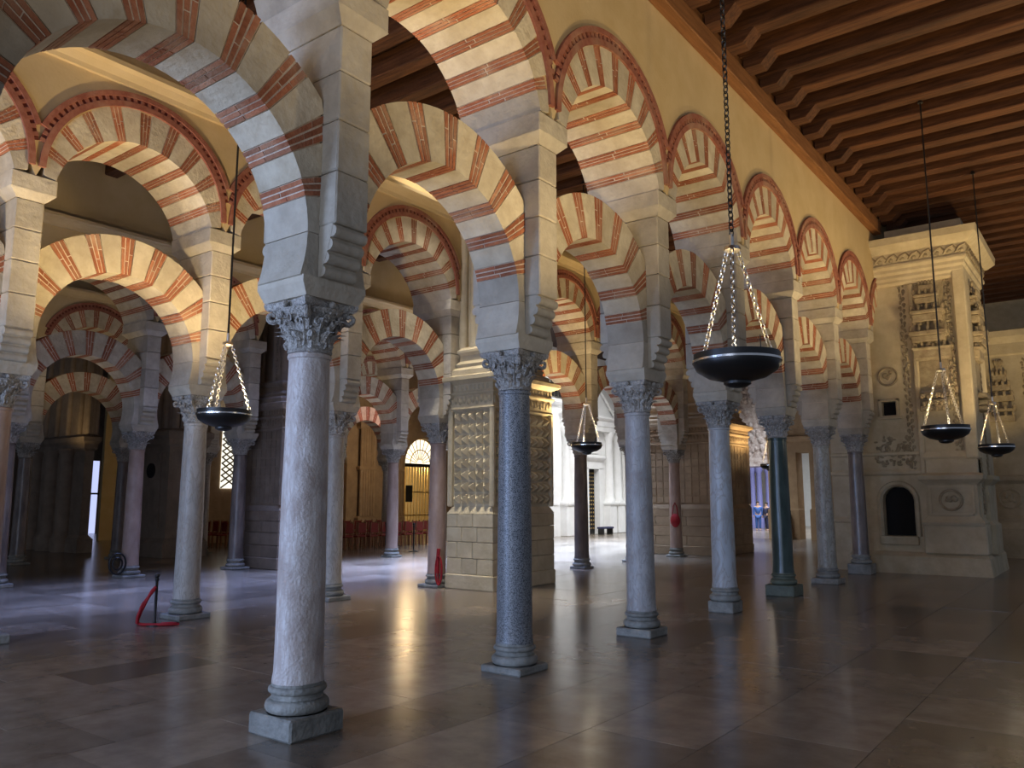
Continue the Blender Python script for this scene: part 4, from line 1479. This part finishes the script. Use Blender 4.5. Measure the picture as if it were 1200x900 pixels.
# ------------------------------------------------------------------ the brown choir wall and what shows through its openings
def choir_wall():
    Y = 38.0
    mb = MB()
    ops = [(-14.75, -13.5), (-12.15, -11.55)]
    tops = [9.7, 4.0]
    mb.box(-17.2, ops[0][0], Y, Y + 0.9, 0, 5.1)
    mb.box(ops[0][1], ops[1][0], Y, Y + 0.9, 0, 6.1)
    mb.box(ops[1][0], ops[1][1], Y, Y + 0.9, tops[1], 6.1)
    mb.box(ops[1][1], -4.0, Y, Y + 0.9, 0, 6.1)
    struct(obj('wall_choir', mb.mesh('wall_choir', 'brown_stone')))
    mb = MB()
    mold(mb, -16.4, -14.85, Y, Y + 0.5, [(0.16, 0), (0.16, 1.3), (0.05, 1.45), (0, 1.5)])
    mold(mb, -16.4, -14.85, Y, Y + 0.5, [(0.0, 4.9), (0.12, 5.0), (0.2, 5.15), (0.2, 5.3), (0, 5.35)])
    mold(mb, -13.45, -12.2, Y, Y + 0.5, [(0.1, 0), (0.1, 1.35), (0.0, 1.45)])
    mold(mb, -11.5, -8, Y, Y + 0.5, [(0.1, 0), (0.1, 1.35), (0.0, 1.45)])
    mold(mb, -13.4, -8, Y, Y + 0.5, [(0.0, 4.5), (0.1, 4.6), (0.16, 4.75), (0, 4.8)])
    struct(obj('trim_choir', mb.mesh('trim_choir', 'brown_stone')))
    struct(obj('wall_corridor', MB().box(-12.4, -9.5, 44, 44.4, 0, 9.5).mesh('wall_corridor', 'white_wall')))
    # carved retable far behind
    t = thing('retable', 'pale carved relief wall seen through the gap left of the dark green column', 'retable', (-19.4, 52.0, 0))
    obj('body', MB().box(-1.9, 2.2, 0, 0.5, 4.2, 9.6).mesh('body', 'retable'), t)
    rg = random.Random(5)
    mb = MB()
    for k in range(160):
        mb.ball((rg.uniform(-1.8, 2.1), 0, rg.uniform(4.5, 9.4)), (rg.uniform(0.08, 0.22), 0.12, rg.uniform(0.1, 0.3)), 6, 4)
    obj('relief', mb.mesh('relief', 'retable', 60), t)['kind'] = 'stuff'
    mb = MB()
    mold(mb, -1.9, 2.2, 0, 0.5, [(0.1, 3.9), (0.2, 4.0), (0.2, 4.3), (0.0, 4.4)])
    obj('ledge', mb.mesh('ledge', 'retable'), t)
    for xx in (-1.3, -0.75, -0.1, 0.35, 0.95, 1.5):
        mb = MB()
        mb.lathe([(0.26, 0), (0.26, 0.9), (0.19, 1.0), (0.17, 3.5), (0.26, 3.7), (0.26, 3.9)], 12, (xx, -0.1))
        obj('blue_light_column', mb.mesh('blue_light_column', 'blue_light_tint', 40), t)
    for loc, nm, lab in (((-12.6, 37.75, 0), 'fire_extinguisher', 'red fire extinguisher standing by the far doorway right of the green column'),):
        t = thing(nm, lab, 'extinguisher', loc)
        obj('cylinder_body', MB().lathe([(0.16, 0.5), (0.17, 0.56), (0.17, 1.05), (0.10, 1.16), (0.05, 1.2)], 12).mesh('cylinder_body', 'rope_red', 40), t)
        obj('valve', MB().box(-0.06, 0.06, -0.03, 0.03, 1.2, 1.28).mesh('valve', 'iron'), t)
        obj('stand', MB().box(-0.2, 0.2, -0.1, 0.1, 0, 0.5).mesh('stand', 'brown_stone'), t)
choir_wall()


# ------------------------------------------------------------------ visitors far away
def person(x, y, h, rz, label, top, legs):
    t = thing('person', label, 'person', (x, y, 0), rz)
    k = h / 1.75
    def skinned(name, verts, edges, mat, sub=1):
        bm = bmesh.new()
        ly = bm.verts.layers.skin.verify()
        vs_ = []
        for i, (p, r) in enumerate(verts):
            v = bm.verts.new(Vector(p) * k)
            v[ly].radius = (r * k, r * k)
            v[ly].use_root = i == 0
            vs_.append(v)
        for a, b in edges:
            bm.edges.new((vs_[a], vs_[b]))
        me = bpy.data.meshes.new(name)
        bm.to_mesh(me)
        bm.free()
        me.materials.append(M[mat])
        o = obj(name, me, t)
        o.modifiers.new('skin', 'SKIN').use_smooth_shade = True
        sb = o.modifiers.new('sub', 'SUBSURF')
        sb.levels = sb.render_levels = sub
        return o
    V = [((0, 0, 0.95), 0.14), ((0, 0, 1.2), 0.13), ((0, 0, 1.42), 0.14), ((0, 0, 1.5), 0.055), ((0, -0.01, 1.58), 0.085), ((0, -0.01, 1.70), 0.075),
         ((0.20, 0, 1.40), 0.055), ((0.25, 0, 1.13), 0.045), ((0.24, -0.06, 0.88), 0.035), ((0.24, -0.08, 0.78), 0.035),
         ((-0.20, 0, 1.40), 0.055), ((-0.25, 0, 1.13), 0.045), ((-0.24, -0.06, 0.88), 0.035), ((-0.24, -0.08, 0.78), 0.035),
         ((0.09, 0, 0.86), 0.09), ((0.10, -0.03, 0.48), 0.06), ((0.10, 0.02, 0.08), 0.042), ((0.10, -0.12, 0.035), 0.035),
         ((-0.09, 0, 0.86), 0.09), ((-0.10, 0.03, 0.48), 0.06), ((-0.10, 0.08, 0.08), 0.042), ((-0.10, -0.06, 0.035), 0.035)]
    Ed = [(0, 1), (1, 2), (2, 3), (3, 4), (4, 5), (2, 6), (6, 7), (7, 8), (8, 9), (2, 10), (10, 11), (11, 12), (12, 13), (0, 14), (14, 15), (15, 16), (16, 17), (0, 18), (18, 19), (19, 20), (20, 21)]
    skinned('body', V, Ed, 'skin')
    skinned('jacket', [((0, 0, 0.90), 0.165), ((0, 0, 1.2), 0.16), ((0, 0, 1.42), 0.16), ((0.20, 0, 1.40), 0.078), ((0.25, 0, 1.13), 0.068), ((0.24, -0.06, 0.90), 0.055), ((-0.20, 0, 1.40), 0.078), ((-0.25, 0, 1.13), 0.068), ((-0.24, -0.06, 0.90), 0.055)],
            [(0, 1), (1, 2), (2, 3), (3, 4), (4, 5), (2, 6), (6, 7), (7, 8)], top)
    skinned('trousers', [((0, 0, 0.95), 0.155), ((0.09, 0, 0.86), 0.11), ((0.10, -0.03, 0.48), 0.08), ((0.10, 0.02, 0.10), 0.06), ((-0.09, 0, 0.86), 0.11), ((-0.10, 0.03, 0.48), 0.08), ((-0.10, 0.08, 0.10), 0.06)],
            [(0, 1), (1, 2), (2, 3), (0, 4), (4, 5), (5, 6)], legs)
    obj('hair', MB().ball((0, 0.02 * k, 1.68 * k), (0.095 * k, 0.10 * k, 0.10 * k), 10, 7).mesh('hair', 'hair', 60), t)
person(-17.55, 47.4, 1.72, 0.4, 'person in a blue jacket standing far away in the lit gap, left one of two', 'blue_cloth', 'blue_cloth')
person(-17.0, 47.3, 1.66, -0.5, 'person in dark clothes beside the one in the blue jacket', 'dark_cloth', 'dark_cloth')


# ------------------------------------------------------------------ red chairs and the rope barrier before the chapel
def make_chair(x, y, rz, label, group):
    def seat(): return MB().cham(-0.21, 0.21, -0.21, 0.21, 0.43, 0.49, 0.02).mesh('seat', 'chair_red')
    def back(): return MB().cham(-0.20, 0.20, 0.18, 0.215, 0.58, 0.94, 0.015).mesh('backrest', 'chair_red')
    def fleg(): return MB().box(-0.018, 0.018, -0.018, 0.018, 0, 0.44).mesh('leg', 'chair_wood')
    def rleg(): return MB().prism([(-0.02, 0), (0.02, 0), (0.02, 0.5), (0.05, 0.98), (0.015, 0.98), (-0.02, 0.5)], -0.018, 0.018, 'x').mesh('leg', 'chair_wood')
    t = thing('chair', label, 'chair', (x, y, 0), rz, group)
    obj('seat', cached('ch_s', seat), t)
    obj('backrest', cached('ch_b', back), t)
    for sx in (-1, 1):
        obj('leg', cached('ch_f', fleg), t, (sx * 0.19, -0.19, 0))
        obj('leg', cached('ch_r', rleg), t, (sx * 0.19, 0.18, 0))
    return t
rg = random.Random(12)
for r in range(3):
    for c in range(9):
        make_chair((-23.0, -23.9, -26.2)[r], 20.2 + c * 0.62 + 0.1 * r, -PI / 2 + rg.uniform(-0.06, 0.06), 'wooden chair with red seat in the rows before the chapel gates', 'red chairs before the chapel')
for r in range(3):
    for c in range(5):
        make_chair(-30.6 + c * 0.6 + r * 0.3, 18.4 + r * 0.95, rg.uniform(-0.1, 0.1), 'wooden chair with red seat seen between the left lamp and the dark column', 'red chairs at the far left')


def stanchion_mesh():
    return MB().lathe([(0.16, 0), (0.16, 0.02), (0.05, 0.035), (0.026, 0.06), (0.026, 0.84), (0.04, 0.86), (0.04, 0.90), (0.026, 0.915)], 16).mesh('post', 'iron', 40)


def stanchion(x, y, label, s=1.0):
    t = thing('stanchion', label, 'stanchion', (x, y, 0))
    obj('post', cached('stp', stanchion_mesh), t, scale=(s, s, s))
    obj('finial', cached('stf', lambda: MB().ball((0, 0, 0.955), 0.048, 10, 8).mesh('finial', 'iron', 60)), t, scale=(s, s, s))
    return t
stanchion(-11.39, 6.44, 'short black stanchion with a red rope slung from it, near the plain grey column', 0.74)
mb = MB()
mb.tube([(-11.37, 6.42, 0.55), (-11.40, 6.38, 0.50), (-11.46, 6.34, 0.36), (-11.54, 6.31, 0.20), (-11.60, 6.30, 0.08), (-11.62, 6.32, 0.022), (-11.50, 6.30, 0.022), (-11.36, 6.36, 0.022), (-11.24, 6.48, 0.022), (-11.16, 6.58, 0.022), (-11.14, 6.66, 0.022), (-11.24, 6.62, 0.022), (-11.32, 6.50, 0.022)], 0.022, 8)
mb.tube([(-11.38, 6.41, 0.52), (-11.50, 6.30, 0.30), (-11.56, 6.27, 0.12), (-11.55, 6.26, 0.03)], 0.02, 8)
tag(obj('barrier_rope', mb.mesh('barrier_rope', 'rope_red', 60)), 'red rope trailing from the short stanchion to the floor', 'rope')
stanchion(-21.6, 20.9, 'black stanchion at the left end of the white rope before the chairs')
stanchion(-23.2, 23.0, 'black stanchion at the right end of the white rope before the chairs')
stanchion(-20.2, 20.9, 'black stanchion in front of the reddish column')
mb = MB()
mb.tube([(-21.6 - 1.6 * t, 20.9 + 2.1 * t, 0.86 - 0.5 * t * (1 - t)) for t in [i / 10 for i in range(11)]], 0.03, 6)
tag(obj('barrier_rope', mb.mesh('barrier_rope', 'rope_white', 60)), 'white rope hanging between two stanchions before the chairs', 'rope')
# coils of rope on columns
mb = MB()
cx, cy = -11.48, 12.68
for k in range(2):
    ring = [(cx + (0.05 + 0.04 * k) * math.cos(a) + 0.03, cy - 0.06 - 0.025 * k, 0.36 + (0.26 + 0.03 * k) * math.sin(a)) for a in [2 * PI * i / 18 for i in range(18)]]
    mb.tube(ring, 0.018, 6, closed=True)
mb.tube([(cx - 0.01, cy - 0.05, 0.80), (cx - 0.02, cy - 0.06, 0.55), (cx - 0.02, cy - 0.06, 0.3)], 0.038, 8)
tag(obj('rope_coil', mb.mesh('rope_coil', 'rope_red', 60)), 'red rope coil hung on the pinkish column before the diamond-point pier', 'rope')
mb = MB()
for rr in (0.10, 0.17):
    mb.tube([(-18.74 + rr * 0.3 * math.cos(a), 9.62 + rr * math.cos(a) - 0.02, 0.34 + rr * 1.4 * math.sin(a)) for a in [2 * PI * i / 18 for i in range(18)]], 0.022, 6, closed=True)
tag(obj('iron_ring', mb.mesh('iron_ring', 'iron', 60)), 'dark iron ring leaning on the dusky pink column', 'ring')
t = thing('shoulder_bag', 'small red bag hanging low on the brownish column', 'bag', (-11.62, 24.02, 1.25))
obj('pouch', MB().ball((0, 0, -0.1), (0.17, 0.08, 0.22), 10, 8).mesh('pouch', 'rope_red', 60), t)
obj('strap', MB().tube([(-0.1, 0, 0.05), (-0.06, 0, 0.35), (0, 0, 0.46), (0.06, 0, 0.35), (0.1, 0, 0.05)], 0.018, 6).mesh('strap', 'rope_red', 60), t)


# ------------------------------------------------------------------ hanging dish lamps
def link_chain(p0, p1, ln, r, name, mat, parent):
    """real chain: alternate flat and edge-on oval links"""
    p0, p1 = Vector(p0), Vector(p1)
    d = p1 - p0
    n = max(2, int(d.length / (ln * 0.72)))
    t = d.normalized()
    u = t.orthogonal().normalized()
    w = t.cross(u)
    mb = MB()
    for i in range(n):
        c = p0 + d * ((i + 0.5) / n)
        a, b = (u, w) if i % 2 else (w, u)
        ring = [c + t * (ln / 2) * math.sin(q) + a * (ln * 0.30) * math.cos(q) for q in [2 * PI * k / 8 for k in range(8)]]
        mb.tube(ring, r, 4, closed=True)
    return obj(name, mb.mesh(name, mat, 60), parent)


def lamp(x, y, z, dia, label, ztop, power, group=None, detail=True):
    t = thing('hanging_lamp', label, 'lamp', (x, y, z), 0.35)
    s = dia / 0.8
    R = 0.4 * s
    bowl = MB().lathe([(0.10 * s, -0.175 * s), (0.16 * s, -0.155 * s), (0.27 * s, -0.125 * s), (0.37 * s, -0.06 * s), (R, 0.0), (R, 0.012 * s), (R - 0.02, 0.012 * s), (R - 0.05, -0.03 * s), (0.1 * s, -0.08 * s)], 40)
    obj('bowl', bowl.mesh('bowl', 'iron', 40), t)
    obj('rim_band', MB().lathe([(R + 0.004, 0.012 * s), (R + 0.010, 0.014 * s), (R + 0.010, 0.034 * s), (R + 0.004, 0.036 * s), (R - 0.02, 0.036 * s), (R - 0.02, 0.012 * s)], 40, cap=False).mesh('rim_band', 'rim', 40), t)
    obj('upper_rim', MB().lathe([(R - 0.004, 0.036 * s), (R - 0.004, 0.095 * s), (R - 0.022, 0.095 * s), (R - 0.022, 0.036 * s)], 40, cap=False).mesh('upper_rim', 'iron', 40), t)
    obj('boss', MB().lathe([(0.02 * s, -0.225 * s), (0.08 * s, -0.215 * s), (0.125 * s, -0.19 * s), (0.125 * s, -0.165 * s)], 24).mesh('boss', 'iron', 40), t)
    hub = 1.10 * s
    obj('hub', MB().lathe([(0.03 * s, hub - 0.02), (0.085 * s, hub), (0.075 * s, hub + 0.035), (0.02, hub + 0.05), (0.02, hub + 0.16)], 16).mesh('hub', 'silver', 40), t)
    for k in range(3):
        a = 2 * PI * k / 3 + 0.5
        link_chain((0.06 * s * math.cos(a), 0.06 * s * math.sin(a), hub), ((R - 0.03) * math.cos(a), (R - 0.03) * math.sin(a), 0.10 * s), 0.072 * s, 0.0065 * s, 'chain', 'silver', t)
    if detail:
        link_chain((0, 0, hub + 0.14), (0, 0, ztop - z), 0.085, 0.008, 'suspension_chain', 'iron', t)
        obj('cross_finial', MB().box(-0.004, 0.004, -0.004, 0.004, 0, 0.14).box(-0.03, 0.03, -0.004, 0.004, 0.09, 0.098).mesh('cross_finial', 'iron'), t, (0.22 * s, -0.2 * s, 0.09 * s))
    else:
        obj('suspension_chain', MB().tube([(0, 0, hub + 0.14), (0, 0, ztop - z)], 0.014, 6).mesh('suspension_chain', 'iron'), t)
    obj('ceiling_hook', MB().lathe([(0.05, ztop - z - 0.02), (0.03, ztop - z + 0.06)], 10).mesh('ceiling_hook', 'iron'), t)
    for k in range(3):
        a = 2 * PI * k / 3 + 1.5
        obj('bulb', MB().ball((0.2 * s * math.cos(a), 0.2 * s * math.sin(a), 0.02), 0.035, 10, 8).mesh('bulb', 'bulb', 60), t)
    up = light('SPOT', 'warm_up_spot', (0, 0, 0.10 * s), power, WARM, parent=t, radius=0.12, spot=150)
    up.rotation_euler = (PI, 0, 0)
    light('POINT', 'lamp_spill', (0, 0, 0.16 * s), power * 0.05, (1.0, 0.86, 0.62), parent=t, radius=0.10)
    return t


P = 420
ZT = 9.34
lamp(-2.80, 7.18, 3.06, 0.80, 'largest black dish lamp on chains, before the pale slate column', ZT, P * 0.75)
lamp(-2.49, 16.22, 3.03, 0.80, 'dish lamp hanging in front of the carved limestone pier', ZT, P * 0.9, detail=False)
lamp(-2.20, 20.70, 2.94, 0.72, 'smaller dish lamp right of the carved pier, near the right edge', ZT, P * 0.4, detail=False)
lamp(-9.45, 6.14, 2.90, 0.70, 'black dish lamp hanging left of the streaked front column', ZT, P * 1.25, detail=False)
lamp(-9.75, 15.70, 3.02, 0.70, 'dish lamp hanging before the white marble portal', ZT, P, detail=False)
lamp(-9.6, 27.2, 2.95, 0.6, 'tiny dish lamp peeking out left of the pale slate column', ZT, P * 0.5, detail=False)
lamp(-3.75, 28.8, 3.0, 0.45, 'tiniest dish lamp beside the foot of the carved pier', ZT, 40, detail=False)
